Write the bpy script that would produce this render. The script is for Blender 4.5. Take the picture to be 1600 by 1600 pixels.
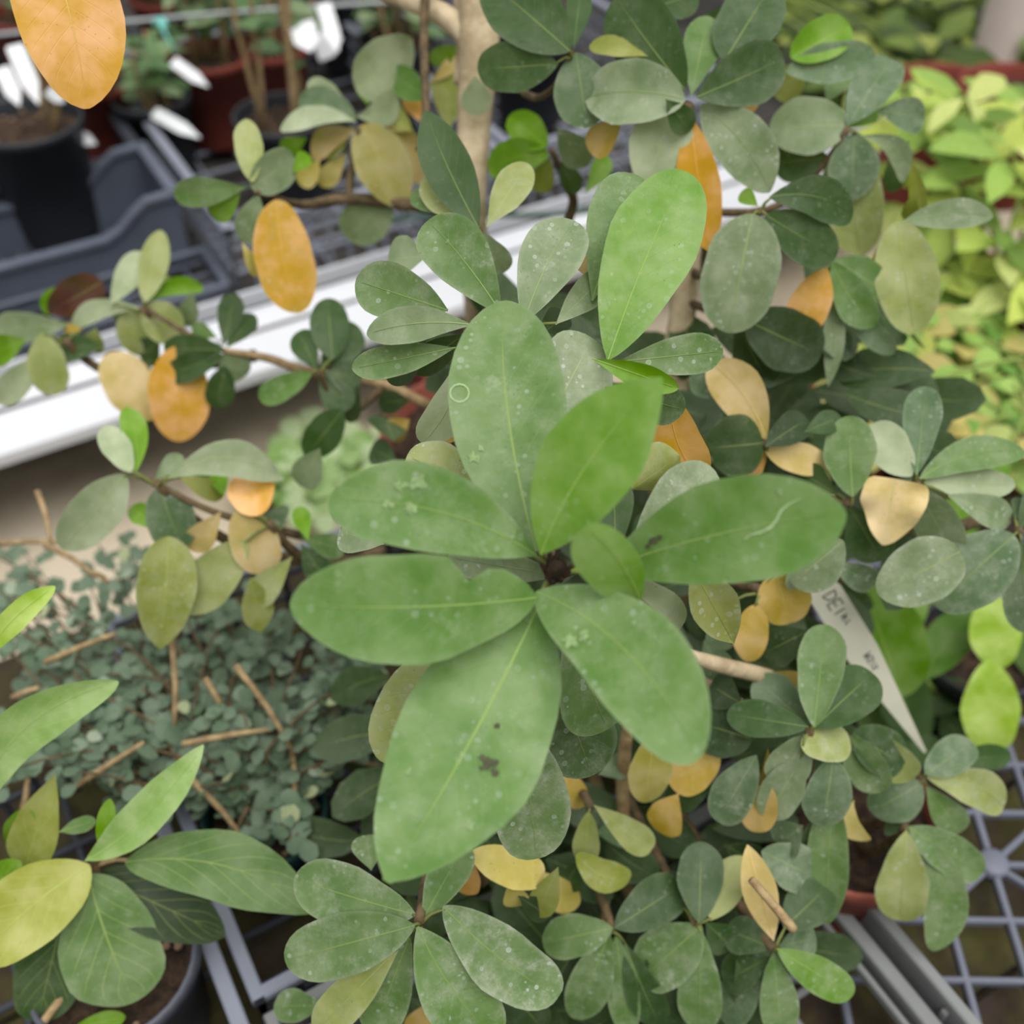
import bpy, bmesh, math, random
from mathutils import Vector, Matrix, Quaternion
for o in list(bpy.data.objects): bpy.data.objects.remove(o)
scn = bpy.context.scene
COL = scn.collection
RND = random.Random(7)

# ------------------------------------------------------------------ camera
F_PX, CAM_H, S45 = 1715.0, 0.75, math.sqrt(.5)
CAM = Vector((0, 0, CAM_H))
cd = bpy.data.cameras.new('camera'); cam = bpy.data.objects.new('camera', cd); COL.objects.link(cam)
cam.location = CAM; cam.rotation_euler = (math.radians(45), 0, 0)
cd.sensor_width = 36; cd.lens = 36 * F_PX / 1600; cd.clip_start = .01
cd.dof.use_dof = True; cd.dof.focus_distance = .485; cd.dof.aperture_fstop = 5.6
scn.camera = cam
# ------------------------------------------------------------------ light: bright overcast daylight through the greenhouse roof
w = bpy.data.worlds.new('world'); scn.world = w; w.use_nodes = True
nt = w.node_tree; nt.nodes.clear()
wo = nt.nodes.new('ShaderNodeOutputWorld'); bg = nt.nodes.new('ShaderNodeBackground')
tc = nt.nodes.new('ShaderNodeTexCoord'); sx = nt.nodes.new('ShaderNodeSeparateXYZ')
mr = nt.nodes.new('ShaderNodeMapRange'); mr.inputs['From Min'].default_value = 0; mr.inputs['From Max'].default_value = 1
mr.inputs['To Min'].default_value = .22; mr.inputs['To Max'].default_value = .95
nt.links.new(tc.outputs['Generated'], sx.inputs[0]); nt.links.new(sx.outputs['Z'], mr.inputs['Value'])
bg.inputs['Color'].default_value = (1.0, 1.0, .985, 1)
nt.links.new(mr.outputs[0], bg.inputs['Strength']); nt.links.new(bg.outputs[0], wo.inputs[0])
sd = bpy.data.lights.new('daylight', 'SUN'); sd.energy = 1.9; sd.angle = math.radians(45); sd.color = (1, .98, .94)
sun = bpy.data.objects.new('daylight', sd); COL.objects.link(sun); sun.rotation_euler = (math.radians(16), math.radians(12), 0)
vs = scn.view_settings; vs.view_transform = 'Standard'; vs.look = 'None'; vs.exposure = .40; vs.gamma = 1; vs.use_curve_mapping = False

# ------------------------------------------------------------------ helpers
FWD, RGT, UPV = Vector((0, S45, -S45)), Vector((1, 0, 0)), Vector((0, S45, S45))
def P(px, py, d):
    return CAM + d * (FWD + RGT * ((px - 800) / F_PX) - UPV * ((py - 800) / F_PX))
def AT(px, py, z):
    v = (py - 800) / F_PX
    return P(px, py, (CAM_H - z) / S45 / (1 + v))
def DB(py, z=0): return (CAM_H - z) / S45 / (1 + (py - 800) / F_PX)
A30 = math.radians(30)
E1, E2 = Vector((math.cos(A30), math.sin(A30), 0)), Vector((-math.sin(A30), math.cos(A30), 0))
def EE(a, b, z=0): return E1 * a + E2 * b + Vector((0, 0, z))
def lin(c):
    return tuple((x / 255 / 12.92 if x / 255 <= .04045 else ((x / 255 + .055) / 1.055) ** 2.4) for x in c)

def tag(o, label=None, cat=None, group=None, kind=None):
    if label: o['label'] = label
    if cat: o['category'] = cat
    if group: o['group'] = group
    if kind: o['kind'] = kind
    return o
def empty(name, loc, label=None, cat=None, group=None, rz=0, kind=None):
    o = bpy.data.objects.new(name, None); COL.objects.link(o); o.location = loc; o.rotation_euler[2] = rz
    o.empty_display_size = .02
    return tag(o, label, cat, group, kind)
def mobj(name, me, parent=None, mat=None, color=None):
    o = bpy.data.objects.new(name, me); COL.objects.link(o)
    if parent: o.parent = parent
    if mat and not me.materials: me.materials.append(mat)
    if color: o.color = color
    return o
def mesh_py(name, vs_, fs, smooth=True, uvs=None):
    me = bpy.data.meshes.new(name); me.from_pydata([tuple(v) for v in vs_], [], fs)
    if smooth: me.polygons.foreach_set('use_smooth', [True] * len(me.polygons))
    if uvs:
        l = me.uv_layers.new(name='UVMap')
        for lo in me.loops: l.data[lo.index].uv = uvs[lo.vertex_index]
    me.update(); return me
def wpos(o):                       # world origin of an un-rotated root
    v = o.location.copy()
    if o.parent: v = v + wpos(o.parent)
    return v

# ------------------------------------------------------------------ materials
class NT:
    def __init__(s, name):
        s.m = bpy.data.materials.new(name); s.m.use_nodes = True; s.t = s.m.node_tree; s.t.nodes.clear()
        s.out = s.n('ShaderNodeOutputMaterial')
    def n(s, ty, **kw):
        x = s.t.nodes.new(ty)
        for k, v in kw.items():
            if k[0] == '_': setattr(x, k[1:], v)
            else: s.set(x.inputs[k.replace('__', ' ')], v)
        return x
    def set(s, i, v):
        if hasattr(v, 'is_output') or isinstance(v, bpy.types.NodeSocket): s.t.links.new(v, i)
        else: i.default_value = v
    def math(s, op, a, b=0.0, c=0.0, clamp=False):
        x = s.t.nodes.new('ShaderNodeMath'); x.operation = op; x.use_clamp = clamp
        s.set(x.inputs[0], a); s.set(x.inputs[1], b); s.set(x.inputs[2], c); return x.outputs[0]
    def mix(s, f, a, b, mode='MIX'):
        x = s.t.nodes.new('ShaderNodeMix'); x.data_type = 'RGBA'; x.blend_type = mode
        s.set(x.inputs[0], f); s.set(x.inputs[6], a); s.set(x.inputs[7], b); return x.outputs[2]
    def ramp(s, v, a, b, lo=0.0, hi=1.0, smooth=True):
        x = s.t.nodes.new('ShaderNodeMapRange'); x.interpolation_type = 'SMOOTHSTEP' if smooth else 'LINEAR'
        s.set(x.inputs['Value'], v); s.set(x.inputs['From Min'], a); s.set(x.inputs['From Max'], b)
        s.set(x.inputs['To Min'], lo); s.set(x.inputs['To Max'], hi); return x.outputs[0]
    def noise(s, vec, scale, detail=3, rough=.55):
        x = s.n('ShaderNodeTexNoise', Vector=vec, Scale=scale, Detail=detail, Roughness=rough); return x.outputs[0]

def c4(c): return (*lin(c), 1)
def leaf_material(name, vein=.12, rib=.75, trans=.16, rough=.44, spots=.8, vein_n=9.0, detail=True):
    k = NT(name)
    oi = k.n('ShaderNodeObjectInfo'); col = oi.outputs['Color']; dust = oi.outputs['Alpha']
    uv = k.n('ShaderNodeUVMap'); sp = k.n('ShaderNodeSeparateXYZ', Vector=uv.outputs[0]); u, v = sp.outputs[0], sp.outputs[1]
    tcx = k.n('ShaderNodeTexCoord'); rnd = oi.outputs['Random']
    off = k.math('MULTIPLY', rnd, 37.0)
    cx = k.n('ShaderNodeCombineXYZ', X=off, Y=off, Z=off)
    va = k.n('ShaderNodeVectorMath', _operation='ADD'); k.set(va.inputs[0], tcx.outputs['Object']); k.set(va.inputs[1], cx.outputs[0]); vec = va.outputs[0]
    n1 = k.noise(vec, 45, 3)
    hs = k.n('ShaderNodeHueSaturation', Color=col, Hue=k.ramp(n1, .3, .7, .502, .486), Saturation=k.ramp(n1, .3, .7, 1.12, .86), Value=k.ramp(n1, .25, .75, .76, 1.2))
    base = hs.outputs[0]
    au = k.math('ABSOLUTE', k.math('SUBTRACT', u, .5))
    # side veins
    ph = k.math('SUBTRACT', k.math('MULTIPLY', v, vein_n), k.math('MULTIPLY', au, 5.0))
    fr = k.math('ABSOLUTE', k.math('SUBTRACT', k.math('FRACT', ph), .5))
    vm = k.math('MULTIPLY', k.ramp(fr, .06, .0), k.ramp(au, .5, .3))
    light = k.mix(.42, base, c4((186, 200, 110)))
    base = k.mix(k.math('MULTIPLY', vm, vein), base, light)
    # midrib
    wd = k.ramp(v, 0, 1, .022, .005, False)
    mid = k.math('MULTIPLY', k.ramp(k.math('DIVIDE', au, wd), 1.0, .5), k.ramp(v, .97, .6))
    base = k.mix(k.math('MULTIPLY', mid, rib), base, light)
    rgh = rough
    if detail:
        # grey lime dust: soft patches, fine speckle and dried drops
        n2 = k.noise(vec, 95, 4, .7); n3 = k.noise(vec, 900, 2)
        patch = k.math('MULTIPLY', k.ramp(n2, .38, .72), k.ramp(n3, .25, .75, .45, 1.0))
        smear = k.math('MULTIPLY', k.ramp(k.noise(vec, 55, 5, .75), .60, .70), .55)
        edge = k.math('MULTIPLY', k.ramp(au, .40, .50), .25)
        fac = k.math('MULTIPLY', k.math('ADD', k.math('ADD', k.math('MULTIPLY', patch, .62), .10), k.math('ADD', smear, edge)), dust, clamp=True)
        base = k.mix(fac, base, c4((184, 189, 170)))
        vo = k.n('ShaderNodeTexVoronoi', Vector=vec, Scale=330.0); ds = vo.outputs['Distance']
        cl = k.n('ShaderNodeSeparateXYZ', Vector=vo.outputs['Color'])
        rad = k.ramp(cl.outputs[0], .0, 1.0, .10, .46, False)
        dr = k.math('DIVIDE', ds, rad)
        ring = k.math('ADD', k.math('MULTIPLY', k.ramp(dr, 1.2, .7), .6), k.math('MULTIPLY', k.math('MULTIPLY', k.ramp(dr, .6, .9), k.ramp(dr, 1.15, .95)), .5))
        ring = k.math('MULTIPLY', ring, k.math('MULTIPLY', k.math('MULTIPLY', k.ramp(cl.outputs[1], .62, .85), k.ramp(k.noise(vec, 38, 2), .42, .6)), k.math('MULTIPLY', dust, spots)), clamp=True)
        base = k.mix(ring, base, c4((205, 214, 206)))
        # dark freckles
        v2 = k.n('ShaderNodeTexVoronoi', Vector=vec, Scale=520.0)
        c2 = k.n('ShaderNodeSeparateXYZ', Vector=v2.outputs['Color'])
        fk = k.math('MULTIPLY', k.ramp(v2.outputs['Distance'], .28, .12), k.math('MULTIPLY', k.ramp(c2.outputs[0], .72, .8), .45))
        fk = k.math('MULTIPLY', fk, k.ramp(k.noise(vec, 30, 2), .5, .65))
        base = k.mix(fk, base, c4((52, 52, 40)))
        rgh = k.math('ADD', k.math('MULTIPLY', fac, .3), rough, clamp=True)
    gm = k.n('ShaderNodeNewGeometry')
    under = k.mix(.45, col, c4((168, 178, 110)))
    base = k.mix(gm.outputs['Backfacing'], base, under)
    nb = k.noise(vec, 160, 3)
    hgt = k.math('SUBTRACT', k.math('MULTIPLY', nb, .5), k.math('MULTIPLY', k.math('ADD', vm, mid), .35))
    bp = k.n('ShaderNodeBump', Strength=.22, Distance=.0012, Height=hgt)
    pr = k.n('ShaderNodeBsdfPrincipled', Base__Color=base, Roughness=rgh, Normal=bp.outputs[0])
    pr.inputs['Specular IOR Level'].default_value = .26
    tl = k.n('ShaderNodeBsdfTranslucent', Color=k.mix(.5, base, c4((150, 190, 30)), 'MIX'))
    ms = k.n('ShaderNodeMixShader', Fac=trans); k.set(ms.inputs[1], pr.outputs[0]); k.set(ms.inputs[2], tl.outputs[0])
    k.set(k.out.inputs[0], ms.outputs[0]); return k.m
M_LEAF = leaf_material('shrub_leaf')
M_VEIN = leaf_material('veined_leaf', vein=.75, rib=.95, vein_n=6.0, spots=.3)
M_SOFT = leaf_material('soft_leaf', vein=.25, trans=.28, rough=.55, detail=False)
M_SMALL = leaf_material('small_leaf', vein=0, rib=.3, trans=.1, rough=.5, detail=False)

def simple(name, c, rough=.6, var=.15, scale=30, bump=.1, c2=None, metal=0, spec=.4, scale2=None, objcol=False, bdist=.002):
    k = NT(name); tcx = k.n('ShaderNodeTexCoord'); vec = tcx.outputs['Object']
    n = k.noise(vec, scale, 5, .6)
    a = c4(c)
    if objcol: a = k.n('ShaderNodeObjectInfo').outputs['Color']
    b = c4(c2) if c2 else None
    if b is None:
        hs = k.n('ShaderNodeHueSaturation', Color=a, Value=k.ramp(n, .25, .75, 1 - var, 1 + var)); base = hs.outputs[0]
    else: base = k.mix(k.ramp(n, .35, .65), a, b)
    if scale2:
        n2 = k.noise(vec, scale2, 3); base = k.mix(k.ramp(n2, .2, .8, 0, .35), base, (.01, .01, .01, 1), 'MIX')
    bp = k.n('ShaderNodeBump', Strength=bump, Distance=bdist, Height=k.noise(vec, scale * 4, 4))
    pr = k.n('ShaderNodeBsdfPrincipled', Base__Color=base, Roughness=rough, Metallic=metal, Normal=bp.outputs[0])
    pr.inputs['Specular IOR Level'].default_value = spec
    k.set(k.out.inputs[0], pr.outputs[0]); return k.m
M_RIB = simple('leaf_midrib', (170, 195, 110), .5, .1, 60, 0, objcol=True)
M_BARK = simple('tan_bark', (206, 188, 156), .8, .25, 45, .5, c2=(164, 146, 116))
M_TWIG = simple('brown_twig', (112, 92, 66), .8, .3, 120, .4, c2=(78, 66, 44))
M_TWIGL = simple('straw_twig', (176, 152, 112), .8, .2, 120, .4, c2=(140, 116, 82))
M_GSTEM = simple('green_stem', (130, 150, 70), .6, .2, 90, .2)
M_PET = simple('petiole', (110, 118, 58), .6, .2, 90, .2)
M_BUD = simple('bud_brown', (70, 52, 36), .8, .3, 300, .6, c2=(44, 34, 26))
M_TERRA = simple('terracotta', (166, 92, 76), .75, .15, 25, .15, c2=(140, 74, 62))
M_TERRAD = simple('terracotta_dark', (128, 58, 48), .8, .2, 20, .15)
M_BLACKPOT = simple('black_plastic', (46, 48, 54), .5, .15, 15, .05)
M_GREYPOT = simple('grey_plastic_pot', (84, 86, 98), .5, .12, 15, .05)
M_GREENPOT = simple('dark_green_plastic', (18, 52, 50), .5, .15, 15, .05)
M_SOIL = simple('soil', (52, 38, 30), .95, .5, 90, 1.0, c2=(96, 74, 56), scale2=300, bdist=.006)
M_CRATE = simple('grey_crate', (128, 132, 146), .5, .1, 12, .05)
M_TRAY = simple('tray_grey', (108, 112, 126), .5, .1, 12, .05)
M_CRATED = simple('dark_grey_crate', (84, 90, 104), .5, .15, 10, .08)
M_CRATEB = simple('charcoal_crate', (52, 55, 64), .5, .15, 10, .08)
M_CRATEG = simple('olive_grey_crate', (122, 124, 124), .55, .12, 9, .05)
M_WHITE = simple('white_paint', (206, 208, 215), .35, .03, 8, .02)
M_CONC = simple('concrete', (206, 192, 170), .9, .15, 5, .3, c2=(176, 162, 140))
M_MOSS = simple('mossy_board', (58, 46, 38), .95, .3, 14, .8, c2=(72, 68, 30), scale2=70, bdist=.006)
M_EARTH = simple('dark_earth', (40, 38, 32), .95, .3, 8, .6, c2=(26, 26, 22), bdist=.01)
M_DARKWOOD = simple('dark_board', (44, 42, 42), .9, .3, 12, .4, c2=(64, 60, 56))
M_TAG = simple('ivory_plastic', (214, 212, 194), .45, .06, 20, .02)
M_TAGW = simple('white_plastic', (228, 230, 234), .4, .04, 20, .02)
M_INK = simple('ink', (60, 68, 62), .8, .1, 50, 0)
M_WIRE = simple('grey_wire', (176, 182, 184), .4, .1, 50, .05, metal=.2)
M_TURQ = simple('turquoise_twine', (120, 196, 186), .7, .1, 90, .2)
M_GREENWIRE = simple('green_wire', (40, 74, 60), .5, .1, 60, .05)
M_POST = simple('white_post', (206, 192, 188), .5, .08, 10, .05)
M_PEBBLE = simple('pebble', (150, 124, 100), .8, .25, 80, .2)

# ------------------------------------------------------------------ shape builders
def tube(name, pts, rad, parent=None, mat=None, sides=8, sub=4, cap=True, flat=None):
    """pts world, catmull-rom smoothed; rad list or scalar"""
    pts = [Vector(p) for p in pts]
    if not isinstance(rad, (list, tuple)): rad = [rad] * len(pts)
    cs, rs = [], []
    n = len(pts)
    for i in range(n - 1):
        p0, p1, p2, p3 = pts[max(i - 1, 0)], pts[i], pts[i + 1], pts[min(i + 2, n - 1)]
        for j in range(sub):
            t = j / sub
            cs.append(.5 * ((2 * p1) + (p2 - p0) * t + (2 * p0 - 5 * p1 + 4 * p2 - p3) * t * t + (3 * p1 - p0 - 3 * p2 + p3) * t ** 3))
            rs.append(rad[i] * (1 - t) + rad[i + 1] * t)
    cs.append(pts[-1]); rs.append(rad[-1])
    o0 = cs[0].copy()
    V, Fc = [], []
    nrm = None
    for i, c in enumerate(cs):
        d = (cs[min(i + 1, len(cs) - 1)] - cs[max(i - 1, 0)]).normalized()
        if nrm is None: nrm = d.orthogonal().normalized()
        nrm = (nrm - d * nrm.dot(d)).normalized(); b = d.cross(nrm)
        for k in range(sides):
            a = 2 * math.pi * k / sides
            V.append(c - o0 + (nrm * math.cos(a) + b * math.sin(a)) * rs[i])
    m = len(cs)
    for i in range(m - 1):
        for k in range(sides):
            Fc.append((i * sides + k, i * sides + (k + 1) % sides, (i + 1) * sides + (k + 1) % sides, (i + 1) * sides + k))
    if cap:
        Fc.append(tuple(range(sides))[::-1]); Fc.append(tuple((m - 1) * sides + k for k in range(sides)))
    me = mesh_py(name, V, Fc)
    o = mobj(name, me, parent, mat)
    o.location = o0 - (wpos(parent) if parent else Vector())
    return o
def prof(t, a, b):
    tm = a / (a + b)
    return max(0, t ** a * (1 - t) ** b) / (tm ** a * (1 - tm) ** b)
def leaf_mesh(L, W, a=.8, b=.55, bow=0, bend=0, fold=.12, wave=0, wl=1, wr=1, curl=0, notch=0, twist=0, rnd=RND, nv=16, nu=3):
    """local frame: x side, y along, z normal"""
    V, U, Fc = [], [], []
    ph = rnd.random() * 6; a = a * (1.25 if W < .034 or W > .3 else 1.0) + .05; b = b * 1.12 + .03; q1, q2, q3, q4 = (rnd.uniform(0, 6.28) for _ in range(4)); am = rnd.uniform(.02, .05)
    ts = [(1 - math.cos(math.pi * i / nv)) / 2 for i in range(nv + 1)]
    for t in ts:
        pr_ = max(prof(min(max(t, .0), 1), a, b), .045 if t < .5 else .0)
        if t >= 1: pr_ = .05
        cxx = bow * L * 4 * t * (1 - t); cz = bend * L * 4 * t * (1 - t) - curl * L * max(0, t - .55) ** 2 * 4
        tw = twist * (t - .3)
        for i in range(-nu, nu + 1):
            s = i / nu
            h = W * .5 * pr_ * (wl if s < 0 else wr) * (1 + am * math.sin(7 * t + (q1 if s < 0 else q2)) + am * .5 * math.sin(17 * t + (q3 if s < 0 else q4)))
            if notch and s * notch > 0:
                h *= 1 - .5 * math.exp(-((t - .3) / .07) ** 2)
            x = s * h; z = abs(s) ** 1.4 * h * fold
            z += wave * W * (abs(s) ** 2) * math.sin(t * 11 + ph + (1.7 if s > 0 else 0)) * pr_
            V.append((cxx + x * math.cos(tw) - z * math.sin(tw), t * L, cz + z * math.cos(tw) + x * math.sin(tw)))
            U.append((s * .5 + .5, t))
    c = 2 * nu + 1
    for r in range(len(ts) - 1):
        for i in range(c - 1):
            Fc.append((r * c + i, r * c + i + 1, (r + 1) * c + i + 1, (r + 1) * c + i))
    return mesh_py('leaf', V, Fc, True, U)
def rib_mesh(L, W, bow=0, bend=0, curl=0):
    V, Fc = [], []; hw0 = max(.0003, W * .0085)
    n = 12
    for i in range(n + 1):
        t = i / n * .93; hw = hw0 * (1 - .85 * t)
        cx_ = bow * L * 4 * t * (1 - t); cz = bend * L * 4 * t * (1 - t) - curl * L * max(0, t - .55) ** 2 * 4
        for x, z in ((-hw, .00012), (0, .0004), (hw, .00012)): V.append((cx_ + x, t * L, cz + z))
    for i in range(n):
        for j in range(2):
            q = i * 3 + j; Fc.append((q, q + 1, q + 4, q + 3))
    return mesh_py('midrib', V, Fc)
def frame(axis, toward, roll):
    a = axis.normalized(); N = (toward - a * toward.dot(a))
    N = N.normalized() if N.length > 1e-5 else a.orthogonal().normalized()
    N = Quaternion(a, roll) @ N
    S = a.cross(N)
    return Matrix((S, a, N)).transposed()
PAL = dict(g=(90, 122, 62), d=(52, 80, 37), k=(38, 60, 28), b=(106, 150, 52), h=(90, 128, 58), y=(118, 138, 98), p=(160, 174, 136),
           bl=(84, 110, 74), o=(160, 152, 76), os=(138, 146, 66), gr=(224, 172, 84), gold=(194, 166, 84), go=(202, 156, 46), tan=(202, 180, 116),
           yel=(220, 204, 122), cr=(230, 206, 144), lg=(104, 150, 30), ol=(152, 162, 92), m=(92, 50, 46), yg=(172, 206, 90), vy=(152, 158, 74), vg=(146, 180, 104))
LAB = dict(go='golden yellow ageing leaf', gr='yellow-orange ageing leaf', gold='golden yellow ageing leaf', tan='tan ageing leaf', yel='pale yellow ageing leaf',
           cr='cream-coloured withered leaf', m='dark maroon withered leaf', o='olive-yellow leaf', lg='fresh bright green leaf')
NLEAF = [0]
def leaf(parent, bx, by, tx, ty, w, ck, dust, d, dt=None, a=.85, b=.5, bow=0, bend=None, fold=None, roll=None, wave=None,
         wl=1, wr=1, curl=0, notch=0, twist=0, mat=None, rib=None, name='leaf'):
    B, T = P(bx, by, d), P(tx, ty, dt if dt else d + .012)
    ax = T - B; L = ax.length; dm = (d + (dt or d)) / 2
    roll = RND.uniform(-.22, .22) if roll is None else math.radians(roll)
    W = w * dm / F_PX / math.cos(roll)
    bend = RND.uniform(.0, .07) if bend is None else bend
    fold = RND.uniform(.06, .22) if fold is None else fold
    wave = RND.uniform(0, .025) if wave is None else wave
    me = leaf_mesh(L, W, a, b, bow, bend, fold, wave, wl, wr, curl, notch, twist)
    c = PAL[ck]; j = RND.uniform(.9, 1.1)
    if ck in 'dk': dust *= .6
    col = (*[x * j for x in lin(c)], dust)
    o = mobj(name, me, parent, mat or M_LEAF, col)
    R = frame(ax, CAM - (B + T) / 2, roll)
    o.matrix_basis = Matrix.Translation(B - wpos(parent)) @ R.to_4x4()
    if ck in LAB: o['label'] = LAB[ck]
    NLEAF[0] += 1
    if rib or (rib is None and math.hypot(tx - bx, ty - by) > 128 and not twist):
        r = mobj('midrib', rib_mesh(L, W, bow, bend, curl), o, M_RIB)
        rc = lin((178, 200, 112)) if ck not in ('gr', 'gold', 'go', 'tan', 'yel', 'cr', 'o', 'm') else lin((220, 180, 96))
        k = .34
        r.color = (*[k * x + (1 - k) * y for x, y in zip(rc, col[:3])], 1)
    return o
def lathe(name, prof_, parent, mat, seg=32, loc=(0, 0, 0)):
    V, Fc = [], []
    for r, z in prof_:
        for k in range(seg):
            a = 2 * math.pi * k / seg; V.append((r * math.cos(a), r * math.sin(a), z))
    for i in range(len(prof_) - 1):
        for k in range(seg):
            Fc.append((i * seg + k, i * seg + (k + 1) % seg, (i + 1) * seg + (k + 1) % seg, (i + 1) * seg + k))
    o = mobj(name, mesh_py(name, V, Fc), parent, mat); o.location = loc; return o
def pot(parent, rt, rb, h, mat, soil=True, rim=.012, depth=.018):
    p = lathe('pot', [(0, 0), (rb, 0), (rb + .001, .003), (rt * .93, h - rim), (rt * .93 + .0035, h - rim), (rt, h - .002), (rt - .001, h), (rt - .003, h), (rt - .004, h - .003),
                      (rt * .9, h - rim * 1.2), (rt * .86, h - depth - .01)], parent, mat)
    if soil:
        V, Fc = [], []; n = 9; sg = 24; r0 = rt * .90
        rr = random.Random(int(rt * 9999))
        for i in range(n + 1):
            for k in range(sg):
                a = 2 * math.pi * k / sg; r = r0 * i / n
                V.append((r * math.cos(a), r * math.sin(a), h - depth + rr.uniform(-.003, .003) + .003 * (1 - i / n)))
        for i in range(n):
            for k in range(sg): Fc.append((i * sg + k, (i + 1) * sg + k, (i + 1) * sg + (k + 1) % sg, i * sg + (k + 1) % sg))
        s = mobj('soil', mesh_py('soil', V, Fc), parent, M_SOIL)
        tag(s, kind='stuff')
        pm = None
        for q in range(12):
            a, r = rr.uniform(0, 6.28), r0 * rr.random() ** .5 * .93
            bmx = bmesh.new()
            if pm is None:
                bmesh.ops.create_icosphere(bmx, subdivisions=1, radius=1); pm = bpy.data.meshes.new('pebble'); bmx.to_mesh(pm); pm.materials.append(M_PEBBLE)
            bmx.free()
            g = mobj('pebble', pm, parent); sz = rr.uniform(.0016, .0036); g.scale = (sz, sz * rr.uniform(.6, 1), sz * .7)
            g.location = (r * math.cos(a), r * math.sin(a), h - depth + .003); g.rotation_euler[2] = a * 3
    return p
_box = {}
def box(name, parent, mat, cen, size, rz=0, bev=.0012):
    """bevelled box, shared per rounded size"""
    key = (name, mat.name, tuple(round(x, 4) for x in size))
    if key not in _box:
        bm = bmesh.new(); bmesh.ops.create_cube(bm, size=1)
        for v in bm.verts: v.co = Vector((v.co.x * size[0], v.co.y * size[1], v.co.z * size[2]))
        bmesh.ops.bevel(bm, geom=list(bm.edges), offset=min(bev, min(size) * .3), segments=1, affect='EDGES')
        me = bpy.data.meshes.new(name); bm.to_mesh(me); bm.free(); me.materials.append(mat); _box[key] = me
    o = mobj(name, _box[key], parent); o.location = cen; o.rotation_euler[2] = rz; return o

# ------------------------------------------------------------------ the setting
def slab(name, cen, size, mat, rz=A30, parent=None):
    o = box(name, parent, mat, cen, size, rz, .004); return o
FZ = -.20
fl = slab('floor', EE(.3, .05, FZ - .02), (9, 2.36, .04), M_CONC); tag(fl, kind='structure')
fl2 = slab('floor', EE(.3, 3.2, FZ - .025), (9, 3.94, .04), M_EARTH); tag(fl2, kind='structure')
fl3 = slab('floor', EE(.3, -3.1, FZ - .025), (9, 3.94, .04), M_EARTH); tag(fl3, kind='structure')
nb = empty('bench', EE(0, .2, 0), 'low bench in the foreground with a dark mossy top under the trays', 'bench', rz=A30)
for i in range(12):
    box('bench_board', nb, M_MOSS, (.62, -.58 + i * .105 - .2 + .1, -.022), (3.2, .1, .02))
for x in (-.85, 2.1):
    for y in (-.6, .5): box('leg', nb, M_DARKWOOD, (x, y, -.116), (.05, .05, .166))
fb = empty('bench', EE(.4, 1.5, 0), 'far bench with a white painted front rail across the aisle', 'bench', rz=A30)
for i in range(15):
    box('bench_board', fb, M_DARKWOOD, (.2, -.375 + i * .125, -.018), (5.6, .12, .02))
pf = [(-.408, .004), (-.418, .004), (-.468, -.040), (-.468, -.054), (-.462, -.054), (-.408, -.008)]
V = [(x, y, z) for x in (-2.6, 3.0) for y, z in pf]
r_ = mobj('front_rail', mesh_py('front_rail', V, [(k, (k + 1) % 6, 6 + (k + 1) % 6, 6 + k) for k in range(6)] + [tuple(range(6)), tuple(range(11, 5, -1))], False), fb, M_WHITE)
r_['label'] = 'white painted rail with a sloping face'
box('front_rail', fb, M_WHITE, (.2, -.392, .008), (5.6, .004, .022), bev=.001)
for x in (-2.2, -.7, 1.2, 2.8):
    for y in (-.3, 1.3): box('leg', fb, M_WHITE, (x, y, -.114), (.04, .04, .17))

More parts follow.
